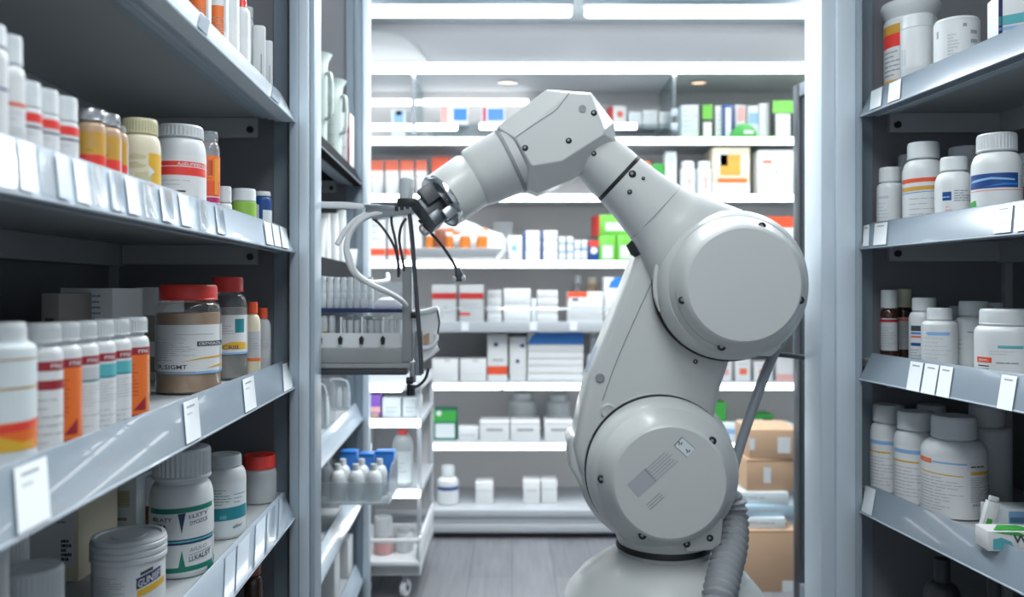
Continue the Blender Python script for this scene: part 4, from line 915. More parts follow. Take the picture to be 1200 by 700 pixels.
# ------------------------------------------------------------------ the robot arm
RX, RY = .350, 1.97
rob = thing('robot_arm', 'large light grey six-joint robot arm standing in the aisle and reaching left', 'robot', (RX,RY,0))
def ydisc(mb, cx, cz, prof, m, seg=64, sq=0.0):
    """turn a (radius, y) profile about an axis parallel to the aisle depth"""
    rings = []
    for rr, y in prof:
        rings.append([(cx+rr*(1+sq*(abs(math.sin(2*(2*PI*i/seg)))**1.5))*math.cos(2*PI*i/seg), y, cz+rr*(1+sq*(abs(math.sin(2*(2*PI*i/seg)))**1.5))*math.sin(2*PI*i/seg)) for i in range(seg)])
    mb.loft(rings, m); return mb
def bolt(px, py, Y, par, r0=.0075, dy=.004):
    p = at(px,py,Y); mb = MB()
    ydisc(mb,p.x,p.z,[(r0,Y+dy),(r0,Y-.0008),(r0*.8,Y-.0016)],'black',16)
    ydisc(mb,p.x-r0*.15,p.z+r0*.1,[(r0*.42,Y-.0016),(r0*.36,Y-.0026)],'steel',8)
    return mb.build('bolt', par)
# base: stepped pedestal and domed foot
mb = MB(); mb.M = Matrix.Translation((RX,RY,CAMZ))
prof = [(0,-.600),(.098,-.600),(.116,-.604),(.150,-.622),(.190,-.652),(.222,-.690),(.240,-.730),(.250,-.78),(.250,-1.06),(.262,-1.075),(.262,-1.12),(.31,-1.13),(.31,-1.2099),(0,-1.2099)]
mb.lathe(prof,'robot',64); base = mb.build('base', rob)
# raised saddle of the base in front
mb = MB(); mb.M = Matrix.Translation((RX+.035,RY-.012,CAMZ)); mb.lathe([(0,-.655),(.12,-.655),(.150,-.668),(.178,-.70),(.192,-.75),(.195,-.9),(0,-.9)],'robot',64)
sx = Matrix.Diagonal((1,1.12,1,1)); mb.v = [(x,(y-RY)*1.10+RY,z) for x,y,z in mb.v]; mb.build('base_saddle', rob)
# collar
mb = MB(); mb.M = Matrix.Translation((RX,RY,CAMZ)); mb.lathe([(0,-.592),(.104,-.592),(.106,-.596),(.106,-.640),(0,-.640)],'robot_collar',56); mb.build('collar', rob)
mb = MB(); mb.M = Matrix.Translation((RX,RY,CAMZ)); mb.lathe([(0,-.580),(.108,-.580),(.110,-.584),(.110,-.590),(.106,-.593),(0,-.593)],'seam',56); mb.build('seam_ring', rob)
# shoulder housing
SX, SZ = .335, CAMZ-.408
sh = MB()
# neck below the joint
mb = sh; mb.M = Matrix()
secs = []
for z, rx, ry in ((CAMZ-.579,.106,.106),(CAMZ-.560,.110,.112),(CAMZ-.52,.128,.128),(CAMZ-.46,.150,.140),(SZ+.02,.158,.140)):
    cx = RX+(SX-RX)*(z-(CAMZ-.579))/(.17)
    secs.append([(cx+rx*math.cos(2*PI*i/48), RY+.0+ry*math.sin(2*PI*i/48), z) for i in range(48)])
mb.loft(secs,'robot')
ydisc(mb,SX,SZ,[(.150,2.13),(.172,2.11),(.184,2.07),(.184,1.985),(.176,1.965),(.172,1.942)],'robot')
shh = mb.build('shoulder_housing', rob)
mb = MB(); ydisc(mb,SX,SZ,[(.1705,1.944),(.1705,1.931)],'seam'); mb.build('seam_ring', shh)
mb = MB()
ydisc(mb,SX,SZ,[(.160,1.932),(.1675,1.928),(.169,1.915),(.166,1.885),(.158,1.868),(.150,1.858)],'robot',72); mb.build('front_shell', shh)
mb = MB(); 
ydisc(mb,SX,SZ,[(.152,1.862),(.150,1.857),(.128,1.815),(.122,1.806),(.1175,1.803)],'robot',72); cov = mb.build('cover_plate', shh)
# lower foot plate with its bolts and the notch at lower right
mb = MB(); q = [at(x,y,1.868) for x,y in ((803,630),(815,613),(834,600),(846,606),(843,636),(832,643),(802,645))]
mb.prism([(p.x,p.z) for p in q],1.852,1.93,'robot'); mb.build('foot_plate', shh, bevel=.005)
PROF = [(0,1.803),(.1175,1.803),(.122,1.806),(.128,1.815),(.150,1.857),(.158,1.868),(.166,1.885),(.1685,1.92),(.3,2.2)]
def onface(px, py, cx, cz):
    Y = 1.84
    for _ in range(20):
        p = at(px,py,Y); rr = math.hypot(p.x-cx,p.z-cz)
        for (r0,y0),(r1,y1) in zip(PROF,PROF[1:]):
            if r0 <= rr <= r1: Y = .5*Y+.5*(y0+(y1-y0)*(rr-r0)/(r1-r0)); break
    return Y-.003
for x,y in ((835,517),(705,562),(753,628)): bolt(x,y,onface(x,y,SX,SZ),shh,.0085,.010)
for x,y,Y in ((805,638,1.851),(832,631,1.851)): bolt(x,y,Y,shh)
# rating plate, printed lines and a small tag window
def slant(mb, cx, cy, w, h, ang, Y, m, dy=0.0):
    c = at(cx,cy,Y); ca, sa = math.cos(ang), math.sin(ang)
    P = [(c.x+u*ca-v*sa, Y-dy, c.z+u*sa+v*ca) for u,v in ((-w/2,-h/2),(w/2,-h/2),(w/2,h/2),(-w/2,h/2))]
    mb.add(P,[(0,1,2,3)],m)
mb = MB(); Yp = 1.803; an = R(42)
slant(mb,752,566,.052,.036,an,Yp,'plate_grey',.0006)
for k in range(6):
    o = (k-2.5)*.0062; c = at(776,545,Yp); 
    mb.add([(c.x+u*math.cos(an)-v*math.sin(an),Yp-.0006,c.z+u*math.sin(an)+v*math.cos(an)) for u,v in ((-.034,o-.0012),(.030-.004*(k%3),o-.0012),(.030-.004*(k%3),o+.0012),(-.034,o+.0012))],[(0,1,2,3)],'plate_grey')
for k in range(3):
    c = at(762,573,Yp); v = -.021-.006*k; mb.add([(c.x+u*math.cos(an)-w*math.sin(an),Yp-.0006,c.z+u*math.sin(an)+w*math.cos(an)) for u,w in ((-.03,v),(.01,v),(.01,v+.0014),(-.03,v+.0014))],[(0,1,2,3)],'robot_line')
mb.build('rating_plate', cov, flip=False)
mb = MB(); slant(mb,802,524,.038,.026,R(-42),Yp,'robot_line',.0005); slant(mb,802.5,524.5,.035,.023,R(-42),Yp,'paper_cool',.0009)
for cx,cy in ((797,520),(806,529)):
    c = at(cx,cy,Yp); a0 = R(-42)
    for u,v,w,h,rt in ((-.003,0,.006,.0022,0),(.002,.002,.0022,.006,.3),(.0,-.003,.003,.002,.2)):
        ca, sa = math.cos(a0), math.sin(a0); slant(mb, 600+(c.x+u*ca-v*sa)/Yp*1000, 340-(c.z+u*sa+v*ca-CAMZ)/Yp*1000, w, h, a0+rt, Yp, 'ink', .0013)
o = mb.build('warning_label', cov, flip=False); o['label'] = 'small white warning label with two black marks'
# lower arm
EX, EZ = .4914, CAMZ+.011
Yf, Yb = 1.948, 2.085
LOW = [(672,524),(680,480),(690,440),(703,408),(718,372),(732,336),(744,305),(756,281),(775,262),(810,262),(870,300),(905,360),(874,405),(856,425),(846,455),(838,492),(846,530),(838,575),(800,610),(740,610),(700,585),(680,556)]
q = [at(x,y,Yf) for x,y in LOW]
mb = MB(); mb.prism([(p.x,p.z) for p in q],Yf,Yb,'robot'); la = mb.build('lower_arm', rob, bevel=.020, segs=5, angle=50)
# inner panel line, emblem and details of the lower arm
mb = MB(); mb.tube([at(x,y,Yf-.0005) for x,y in ((706,470),(722,425),(745,372),(768,322),(780,300))],.0011,'robot_line',6,smooth=6); mb.build('panel_line', la)
mb = MB(); p = at(703,443,Yf); ydisc(mb,p.x,p.z,[(.0105,Yf+.004),(.0105,Yf-.003),(.009,Yf-.004)],'robot_line',20); mb.build('plug', la)
mb = MB(); p = at(713,482,Yf); ydisc(mb,p.x,p.z,[(.018,Yf+.004),(.018,Yf-.004),(.014,Yf-.006),(.011,Yf-.0045)],'robot',24); mb.build('boss', la)
mb = MB(); p = at(711,481,Yf); bolt(815,424,Yf-.001,la,.0055)
# blue emblem on the narrow left side of the arm
a = at(690,440,Yf); b2 = at(703,408,Yf); e = Vector((b2.x-a.x,0,b2.z-a.z)).normalized(); n = Vector((-e.z,0,e.x)); n = n if n.x < 0 else -n
cen = (a+b2)/2 + n*.0012 + Vector((0,(Yb-Yf)/2,0))
mb = MB(); mb.M = Matrix(((e.x,0,n.x,cen.x),(0,1,0,cen.y),(e.z,0,n.z,cen.z),(0,0,0,1)))
R1 = [(.034*math.cos(2*PI*i/40),.022*math.sin(2*PI*i/40)) for i in range(40)]; R2 = [(x*.86,y*.82) for x,y in R1]
mb.add([(x,y,0) for x,y in R1]+[(x,y,0) for x,y in R2],[(i,(i+1)%40,40+(i+1)%40,40+i) for i in range(40)],'blue_mid')
mb.add([(.022*math.cos(2*PI*i/40)+.004,.013*math.sin(2*PI*i/40),0) for i in range(20)]+[(.017*math.cos(2*PI*i/40)+.004,.008*math.sin(2*PI*i/40),0) for i in range(20)],[(i,i+1,21+i,20+i) for i in range(19)],'blue_mid')
o = mb.build('emblem', la, flip=False); o['label'] = 'blue oval emblem on the side of the lower arm'
# shoulder motor block bulging at the left
mb = MB(); q = [at(x,y,1.99) for x,y in ((664,512),(672,505),(684,518),(700,540),(700,590),(680,570),(666,545))]
mb.prism([(p.x,p.z) for p in q],1.965,2.08,'robot'); mb.build('motor_cover', shh, bevel=.012, segs=3)
# forearm: from elbow to wrist
Wc = at(724,208,1.95); Ec = at(856,331,1.95); ax = (Ec-Wc); L = ax.length; ax = ax/L; pr = Vector((ax.z,0,-ax.x)); dp = Vector((0,1,0))
def fore_ring(t, rr, ry, n=40, dy=0.0, e=1.0):
    c = Wc+ax*t; out = []
    for i in range(n):
        a = 2*PI*i/n; ca, sa = math.cos(a), math.sin(a)
        ca = math.copysign(abs(ca)**e,ca); sa = math.copysign(abs(sa)**e,sa)
        out.append(tuple(c+pr*ca*rr+dp*(sa*ry+dy)))
    return out
mb = MB()
mb.loft([fore_ring(t,rr,ry,48,dy,e) for t,rr,ry,dy,e in ((.006,.064,.064,0,1),(.010,.0665,.066,0,1),(.06,.072,.068,0,1),(.125,.083,.071,0,.95),(.160,.094,.075,0,.9),(.166,.098,.077,0,.88),(.20,.112,.080,0,.88),(.24,.130,.082,0,.85),(.29,.148,.082,0,.85),(L,.155,.082,0,.85),(L+.06,.140,.080,0,.9))],'robot')
fa = mb.build('forearm', rob, angle=24)
# dark gaiter under the forearm beside the lower arm
mb = MB(); mb.tube([at(738,284,1.97),at(746,292,1.97),at(757,302,1.97)],[.012,.019,.014],'rubber',14); mb.build('rubber_stop', fa)
mb = MB(); mb.loft([fore_ring(-.0005,.0662,.0662),fore_ring(.0085,.0662,.0662)],'seam'); mb.build('seam_ring', fa)
mb = MB(); mb.loft([fore_ring(.116,.0822,.0716,48),fore_ring(.118,.0828,.0722,48)],'robot_line'); mb.build('panel_line', fa)
# bolts on the round forearm: find the surface in front
for px,py,r0 in ((741,204,.0085),(754,209,.0040),(738,225,.0055)): 
    bolt(px,py,1.8845,fa,r0,.02)
# elbow housing
mb = MB(); ydisc(mb,EX,EZ,[(.1735,1.950),(.1735,1.936)],'seam'); sr = mb.build('seam_ring', rob)
mb = MB(); ydisc(mb,EX,EZ,[(.160,1.938),(.167,1.934),(.1685,1.92),(.166,1.89),(.159,1.872),(.151,1.862)],'robot',72,0.012)
eh = mb.build('elbow_housing', rob)
mb = MB(); ydisc(mb,EX,EZ,[(.152,1.866),(.150,1.860),(.130,1.815),(.124,1.806),(.1195,1.803)],'robot',72); mb.build('cover_plate', eh)
mb = MB(); ydisc(mb,EX,EZ,[(.150,2.05),(.158,2.06),(.158,2.11),(.145,2.125)],'robot',56); mb.build('rear_cover', eh)
# flat foot of the elbow housing at lower right
mb = MB(); q = [at(x,y,1.88) for x,y in ((845,404),(905,392),(926,380),(914,408),(903,418),(848,417))]
mb.prism([(p.x,p.z) for p in q],1.872,1.94,'robot'); mb.build('foot_plate', eh, bevel=.006)
mb = MB(); q = [(EX+.140*math.cos(a*PI/180),1.8385,EZ+.140*math.sin(a*PI/180)) for a in range(186,262,4)]; mb.tube(q,.0009,'robot_line',6); mb.build('panel_line', eh)
# blue-white recessed grip on the left of the housing
mb = MB(); mb.tube([(EX+.172*math.cos(a*PI/180),1.905,EZ+.172*math.sin(a*PI/180)) for a in range(140,206,6)],[.002,.004,.006,.006,.006,.006,.006,.006,.006,.004,.002],'robot',10); mb.build('edge_trim', eh)
for x,y in ((893,265),(800,352),(846,407),(938,352)): bolt(x,y,onface(x,y,EX,EZ),eh,.0085,.010)
# wrist block
O = [(582,148.5),(640.5,105),(693,108.6),(720,144),(721.5,166),(674,209),(630,227),(618.5,222)]
Fp = [(604,162),(667,108.5),(692,110.5),(709,153),(707,158),(658,189),(624,194.5),(622,192)]
mb = MB(); rings = []
yc = 1.95
def lay(P, Y, src): return [(lambda p: (p.x,Y,p.z))(at(x,y,src)) for x,y in P]
rings = [lay(Fp,1.868,1.868), lay(O,1.912,1.912), lay(O,1.99,1.912), lay(Fp,2.034,1.868)]
mb.loft(rings,'robot'); wb = mb.build('wrist_block', rob, bevel=.004, segs=3, angle=8)
mb = MB(); mb.loft([fore_ring(-.10,.056,.062,40),fore_ring(-.02,.0655,.0655,40),fore_ring(.001,.0655,.0655,40)],'robot'); mb.build('wrist_neck', wb)
for px,py,r0 in ((615.5,173.5,.0068),(666.5,165,.0068),(696,132.5,.0068)): bolt(px,py,1.868,wb,r0)
mb = MB(); p = at(682.5,127.5,1.868); ydisc(mb,p.x,p.z,[(.0082,1.872),(.0082,1.8665)],'robot_line',18); mb.build('plug', wb)
bolt(696,180,1.888,wb,.006)
mb = MB(); mb.tube([at(x,y,1.8676) for x,y in ((604,161),(630,143),(650,130),(660,118),(667,109))],.0010,'robot_line',6,smooth=5); mb.build('panel_line', wb)
# wrist tube
T0 = at(604,186,1.95); T1 = at(555,210,1.95); T2 = at(518.5,235.5,1.912)
def ztube(a, b, prof, m, seg=48):
    d = (b-a).normalized(); n = Vector((d.z,0,-d.x)).normalized(); e = d.cross(n); rings = []
    for t, rr in prof: c = a+(b-a).normalized()*t; rings.append([tuple(c+n*rr*math.cos(2*PI*i/seg)+e*rr*math.sin(2*PI*i/seg)) for i in range(seg)])
    return MB().loft(rings, m)
l1 = (T1-T0).length; l2 = (T2-T1).length
wt = ztube(T0,T1,[(-.01,.0775),(0,.0775),(l1-.02,.071),(l1-.006,.0695),(l1,.065)],'robot').build('wrist_tube', rob)
ztube(T0,T1,[(.008,.0782),(.012,.0788),(.016,.0782)],'robot_line').build('seam_ring', wt)
ztube(T1,T2,[(-.002,.0615),(.004,.0615)],'robot_collar').build('seam_ring', wt)
wr = ztube(T1,T2,[(.003,.0625),(.008,.0655),(l2-.012,.0645),(l2-.003,.0635),(l2,.060)],'robot').build('wrist_cap', rob)
ztube(T1,T2,[(l2-.004,.0642),(l2+.003,.0648),(l2+.008,.0625),(l2+.006,.057)],'chrome').build('chrome_ring', wr)
# gripper
gd = (T2-T1).normalized(); gn = Vector((gd.z,0,-gd.x)).normalized(); ge = gd.cross(gn); ge = ge if ge.y > 0 else -ge
gp = MB()
gpo = ztube(T2,T2+gd*.1,[(-.004,.0585),(.003,.0585),(.003,.048),(.016,.046),(.016,.030),(.026,.028)],'steel_dark').build('gripper', rob)
def gbox(x0,x1,y0,y1,n0,n1,m,name,bev=.003):
    mb = MB(); mb.M = Matrix(((gd.x,ge.x,gn.x,T2.x),(gd.y,ge.y,gn.y,T2.y),(gd.z,ge.z,gn.z,T2.z),(0,0,0,1)))
    mb.box(x0,x1,y0,y1,n0,n1,m); return mb.build(name, gpo, bevel=bev)
sgn = 1 if gn.z > 0 else -1
gbox(.004,.060,-.030,.030,-.030,.030,'steel_dark','gripper_body')
gbox(.012,.050,-.044,-.028,.004*sgn,.044*sgn,'tray_dark','jaw')
gbox(.000,.036,-.046,-.030,-.046*sgn,-.022*sgn,'steel','jaw')
gbox(.034,.064,-.036,.02,-.043*sgn,-.012*sgn,'steel_dark','jaw')
gbox(.002,.014,-.046,-.03,-.014*sgn,.004*sgn,'silver','clamp_screw',.004)
# small round motor on top, black seat below
p0 = at(476,236,1.94); p1 = at(477,209,1.94)
mb = MB(); mb.tube([p0,p0+(p1-p0)*.06,p0+(p1-p0)*.94,p1],[.0135,.0155,.0155,.0135],'cap_grey',24); mb.build('motor', gpo)
mb = MB(); a = at(466,243,1.93); b = at(489,233,1.93); mb.box(a.x,b.x,1.915,1.965,a.z,b.z,'black'); mb.build('motor_seat', gpo, bevel=.003)
# long flat carrier finger towards the shelf
F1 = [(530,214),(515,222),(497,237),(480,243),(462,242),(430,240),(429,253),(440,258),(462,254),(480,252),(500,247),(520,240)]
q = [at(x,y,1.935) for x,y in F1]; mb = MB(); mb.prism([(p.x,p.z) for p in q],1.918,1.955,'steel'); mb.build('carrier_plate', gpo, bevel=.003)
mb = MB()
for k in range(5): p = at(465+6.4*k,244.5-1.3*k,1.917); mb.box(p.x-.0045,p.x+.0035,1.9155,1.9185,p.z-.006,p.z+.006,'black')
mb.build('connector_slots', gpo)
mb = MB(); q = [at(x,y,1.93) for x,y in ((352,234.5),(400,235),(440,239),(440,244),(400,242.5),(352,242))]; mb.prism([(p.x*1.05,CAMZ+(p.z-CAMZ)*1.05) for p in q],2.058,2.073,'hose_white'); mb.prism([(at(x,y,1.93).x,at(x,y,1.93).z) for x,y in ((425,238.5),(445,239),(445,244),(425,243.5))],1.94,2.06,'steel'); mb.build('carrier_rod', gpo, bevel=.002)
# hoses and cables
def cable(pts, r0, m, name='cable', Y=1.93, n=10, seg=10, flat=1.0):
    P = [at(p[0],p[1],p[2] if len(p) > 2 else Y) for p in pts]
    mb = MB(); mb.tube(P, r0, m, seg, smooth=n, flat=flat); return mb.build(name, gpo)
cable([(470,246,1.925),(440,248,1.925),(420,256,1.92),(405,270,1.91),(395,287,1.90)],.0062,'hose_white','hose')
cable([(466,250,1.93),(436,252,1.92),(414,267,1.91),(406,290,1.90),(412,315,1.90),(428,330,1.91),(452,330,1.96),(454,322,2.0)],.0066,'hose_white','hose')
cable([(408,296,1.90),(416,318,1.90),(432,332,1.90),(455,343,1.93),(470,352,2.0),(476,358,2.06)],.0064,'hose_white','hose')
cable([(437,256),(446,264),(456,278),(463,292),(466,306),(467,325)],.0030,'rubber')
cable([(459,250),(459,262),(463,280),(466,300),(468,322)],.0030,'rubber')
cable([(476,256),(470,266),(468,282),(471,300),(474,318)],.0032,'rubber')
cable([(480,252),(483,280),(486,320),(489,360),(492,400),(494,438)],.0052,'steel_dark')
cable([(491,258),(504,272),(518,288),(530,306),(537,320)],.0034,'rubber')
mb = MB(); a = at(538,322,1.93)
mb.tube([at(536,314,1.93),at(538,322,1.93),at(538,330,1.93)],[.006,.010,.007],'steel_dark',12); mb.tube([at(531,327,1.93),at(545,325,1.93)],.006,'silver',10); mb.build('sensor_plug', gpo)
cable([(495,262,1.91),(492,268,1.91),(497,275,1.91),(504,272,1.91)],.0028,'steel')
# dress pack: flat conduit, corrugated hose, rear cable
P = [at(x,y,Y) for x,y,Y in ((928,372,2.0),(917,395,2.0),(900,430,1.98),(882,478,1.95),(868,520,1.95),(859,552,1.945),(856,585,1.94))]
mb = MB(); mb.tube(P,.0125,'conduit',12,smooth=8,flat=.95); cd = mb.build('flat_conduit', rob)
P = spline([at(x,y,Y) for x,y,Y in ((855,576,1.94),(858,606,1.93),(857,638,1.88),(850,668,1.83),(843,700,1.78),(839,728,1.765),(838,752,1.775))],16)
rr = [ (.0335 if 6 < i < 90 else .028)*(1+.11*math.cos(i*2*PI/4)) for i in range(len(P))]
rr = [min(x,.018+.0024*i) for i,x in enumerate(rr)]
mb = MB(); mb.tube(P,rr,'hose',24); mb.build('corrugated_hose', rob)
P = [at(x,y,Y) for x,y,Y in ((890,414,2.02),(915,416,2.05),(940,419,2.10),(962,423,2.13))]
mb = MB(); mb.tube(P,.006,'rubber',10,smooth=6); mb.build('cable', rob)
mb = MB(); p = at(900,414,2.03); mb.cyl(p+Vector((-.03,0,.002)),p+Vector((.02,0,-.001)),.012,'rubber',12); mb.build('cable_gland', rob)
# ------------------------------------------------------------------ vial basket pulled out beside the robot
YB = 2.06
def X_(px, Y=YB): return (px-600)/1000*Y
def Z_(py, Y=YB): return CAMZ+(340-py)/1000*Y
bk = thing('vial_basket', 'grey pull-out basket of white vials held out beside the left post', 'basket', (X_(425),2.15,Z_(438)))
x0, x1 = X_(352), X_(480)
yb0, yb1 = 2.06, 2.24
# frame: bottom beam, upright, underside rail
mb = MB(); mb.box(x0,x1,yb0,yb0+.012,Z_(426),Z_(408),'tray_grey'); mb.build('front_beam', bk, bevel=.002)
mb = MB(); mb.box(X_(471.5),X_(483),yb0-.004,yb0+.016,Z_(424),Z_(312),'tray_grey'); mb.build('upright', bk, bevel=.002)
mb = MB(); mb.box(x0,X_(483),yb0,yb1,Z_(432),Z_(426.5),'tray_grey'); mb.build('floor_plate', bk, bevel=.002)
mb = MB(); mb.box(x0,X_(476),yb0+.004,yb1,Z_(440),Z_(432.2),'tray_dark'); mb.build('slide_rail', bk, bevel=.002)
mb = MB(); mb.box(x0,X_(471),yb0+.03,yb1,Z_(367),Z_(362),'navy'); mb.build('mid_shelf', bk, bevel=.0015)
mb = MB(); mb.box(x0,x1,yb1,yb1+.008,Z_(426),Z_(330),'clear_plastic'); mb.build('back_panel', bk)
# white dividers with black clips in front
for i,px in enumerate((374,398,423,448)):
    mb = MB(); mb.box(X_(px)-.0015,X_(px)+.0015,yb0+.013,yb1-.01,Z_(408),Z_(372),'tray_white'); mb.build('divider', bk)
    mb = MB(); mb.prism([(X_(px-2.6),Z_(397)),(X_(px),Z_(394)),(X_(px+2.6),Z_(397)),(X_(px+1.8),Z_(404)),(X_(px-1.8),Z_(404))],yb0+.004,yb0+.0125,'black'); mb.build('divider_clip', bk)
mb = MB(); mb.box(x0,X_(471),yb0+.0125,yb0+.016,Z_(408),Z_(391),'tray_white'); mb.build('front_lip', bk)
# moulded white end of the basket and its dark strut
q = [(484,366),(505,362),(513,360),(514,377),(511,392),(514,410),(508,414),(494,424),(484,424)]
mb = MB(); mb.prism([(X_(a),Z_(b)) for a,b in q],yb0+.004,yb0+.05,'tray_white'); mb.build('end_moulding', bk, bevel=.006, segs=3)
mb = MB(); mb.tube([(X_(512),yb0+.002,Z_(361)),(X_(515),yb0+.002,Z_(378)),(X_(512.5),yb0+.002,Z_(393)),(X_(515),yb0+.002,Z_(410))],.0022,'tray_dark',8); mb.build('edge_bead_or_highlight', bk)
mb = MB(); mb.prism([(X_(a),Z_(b)) for a,b in ((496,393),(503,390),(503,402),(496,404))],yb0-.001,yb0+.0035,'tan'); mb.build('end_slot', bk)
mb = MB(); mb.tube([(X_(484),yb0+.002,Z_(367)),(X_(500),yb0,Z_(365)),(X_(513),yb0,Z_(361))],.006,'tray_white',10); mb.tube([(X_(492),yb0+.001,Z_(408)),(X_(503),yb0-.002,Z_(407)),(X_(511),yb0-.002,Z_(399)),(X_(511),yb0,Z_(392))],.005,'tray_white',10,smooth=5); mb.tube([(X_(494),yb0,Z_(424)),(X_(508),yb0,Z_(414)),(X_(514),yb0,Z_(408))],.005,'tray_white',10); mb.build('end_lip', bk)
mb = MB(); mb.box(X_(480),X_(487),yb0+.0,yb0+.03,Z_(449),Z_(425),'steel'); mb.box(X_(487),X_(495),yb0-.01,yb0+.02,Z_(440),Z_(388),'steel'); mb.build('strut', bk, bevel=.003)
for a,b in ((486.5,369),(481,446)):
    mb = MB(); mb.cyl((X_(a)-.009,yb0-.006,Z_(b)),(X_(a)+.007,yb0-.006,Z_(b)),.0085,'black',16); mb.build('knob', bk)
mb = MB(); mb.cyl((X_(481),yb0+.01,Z_(452)),(X_(481),yb0+.01,Z_(464)),.0105,'black',16); mb.build('foot_knob', bk)
mb = MB(); mb.tube([(X_(478),yb0,Z_(450)),(X_(484),yb0,Z_(454)),(X_(492),yb0,Z_(451)),(X_(499),yb0,Z_(443)),(X_(502),yb0,Z_(432))],.0035,'rubber',8,smooth=5); mb.build('cable_loop', bk)
# vials: one made with its parts, then copied
def vial(loc, h, r0, m, label, group, cap='white_cap', cf=.34):
    return bottle_at(loc,0,r0,h,label,'vial','vial',body=m,cap=cap,capr=.95,caph=cf,ribs=False,seg=16,group=group,neck=.8,sh=.06)
zt = Z_(362)+.0006; hU = Z_(326)-zt
proto = None
for k,(yy,n,top) in enumerate(((yb0+.05,9,345),(yb0+.085,9,334),(yb0+.12,9,325))):
    for i in range(n):
        X = X_(371+7.9*i,yy+.0); h = CAMZ+(340-top)/1000*yy-zt
        gl = ['white-capped vial in the front row on the upper deck of the basket','white-capped vial in the middle row on the upper deck of the basket','tall white-capped vial in the back row on the upper deck of the basket'][k]
        if i == 0: proto = vial((X,yy,zt),h,.0074,'white',gl,'vials on the upper deck, '+('front','middle','back')[k]+' row')
        else: dup(proto,(X,yy,zt))
zl = Z_(426.5)+.0006
cols = [('cream','white vial'),('yellow','yellow-filled vial'),('cream','pale yellow vial')]
for i,(px,m,lb) in enumerate([(371,'frosted','frosted vial at the left end of the lower deck'),(380.5,'mustard','single vial with amber-yellow contents on the lower deck'),(389.5,'cream','vial with cream contents beside the amber-yellow one on the lower deck')]):
    vial((X_(px,yb0+.045),yb0+.045,zl),Z_(371)-zl,.0085,m,lb,None)
proto = None
for k,yy in enumerate((yb0+.045,yb0+.085)):
    for i in range(9):
        X = X_(402.5+8.1*i,yy)
        if abs(X-X_(423,yy)) < .007 or abs(X-X_(448,yy)) < .007: continue
        lb = 'clear white-capped vial on the lower deck of the basket, right of the cream one'
        if proto is None: proto = vial((X,yy,zl),Z_(376)-zl,.0078,'frosted',lb,'clear vials on the lower deck')
        else: dup(proto,(X,yy,zl))
# white folded cloth dome behind the upright
mb = MB(); mb.M = Matrix.Translation((X_(456,2.17),2.17,zt))@Matrix.Diagonal((1.35,.8,1,1)); mb.lathe([(0,0),(.026,0),(.027,.008),(.022,.020),(.012,.026),(0,.027)],'white',24)
tag(recenter(mb.build('soap_dome', None)),'small white dome-shaped lid right of the vials on the upper deck','lid')

# ------------------------------------------------------------------ stock of the second left unit
ZT2 = [.386+.045,.035+.045,-.48+.045,-.79+.045,-1.08+.045]
def ustock(px, w, yt, si, label, v=None, **k):
    vv = v or .075
    Y = solveY('L',px,vv); rr = w*Y/2000; zs = ZT2[si]; h = (340-yt)*Y/1000-zs
    X = lineX('L',Y,vv)
    return bottle_at((X,Y,CAMZ+zs), math.atan2(-X,Y), rr, h, label, **k)
def beaker(px,w,yt,si,label,v):
    Y = solveY('L',px,v); rr = w*Y/2000; zs = ZT2[si]; h = (340-yt)*Y/1000-zs; X = lineX('L',Y,v)
    t = thing('measuring_beaker', label, 'beaker', (X,Y,CAMZ+zs))
    MB().lathe([(0,0),(rr*.72,0),(rr*.74,.004),(rr*.78,h*.86),(rr*.86,h*.93),(rr*1.15,h),(rr*1.10,h),(rr*.80,h*.92),(rr*.72,h*.85),(rr*.68,.008),(0,.008)],'milky',28).build('body', t, world=False)
    mb = MB(); mb.tube([(rr*.7,-.01,h*.8),(rr*1.15,-.02,h*.78),(rr*1.25,-.02,h*.55),(rr*1.15,-.02,h*.38),(rr*.7,-.01,h*.35)],.006,'milky',10,smooth=5); mb.build('handle', t, world=False)
    mb = MB()
    for j in range(5): mb.add([(rr*.79*math.sin(a),-rr*.79*math.cos(a),h*(.2+.12*j)+d) for d in (0,.003) for a in (-.4,0,.4)],[(0,1,4,3),(1,2,5,4)],'ink_grey')
    mb.build('scale_marks', t, world=False, flip=False)
beaker(372,30,64,0,'taller pale green measuring beaker beside the left post',.085)
beaker(390,28,95,0,'shorter pale measuring beaker with a flared rim on the dark upper shelf',.065)
def ucart(px0,px1,yt,si,v,dep,label,m,marks=(),rz=0,name='carton',cat='box'):
    Y = solveY('L',(px0+px1)/2,v); X = lineX('L',Y,v); zs = ZT2[si]
    return carton((X,Y,CAMZ+zs+.0004),(px1-px0)*Y/1000,dep,(340-yt)*Y/1000-zs,R(rz),m,label,marks,cat,name)
ucart(397,410,132,0,.05,.08,'white pack with a dark red side at the end of the dark upper shelf','paper',[r(.6,1,0,1,'red_dark'),('lines',-.7,.4,.3,.8,3,'ink_light')])
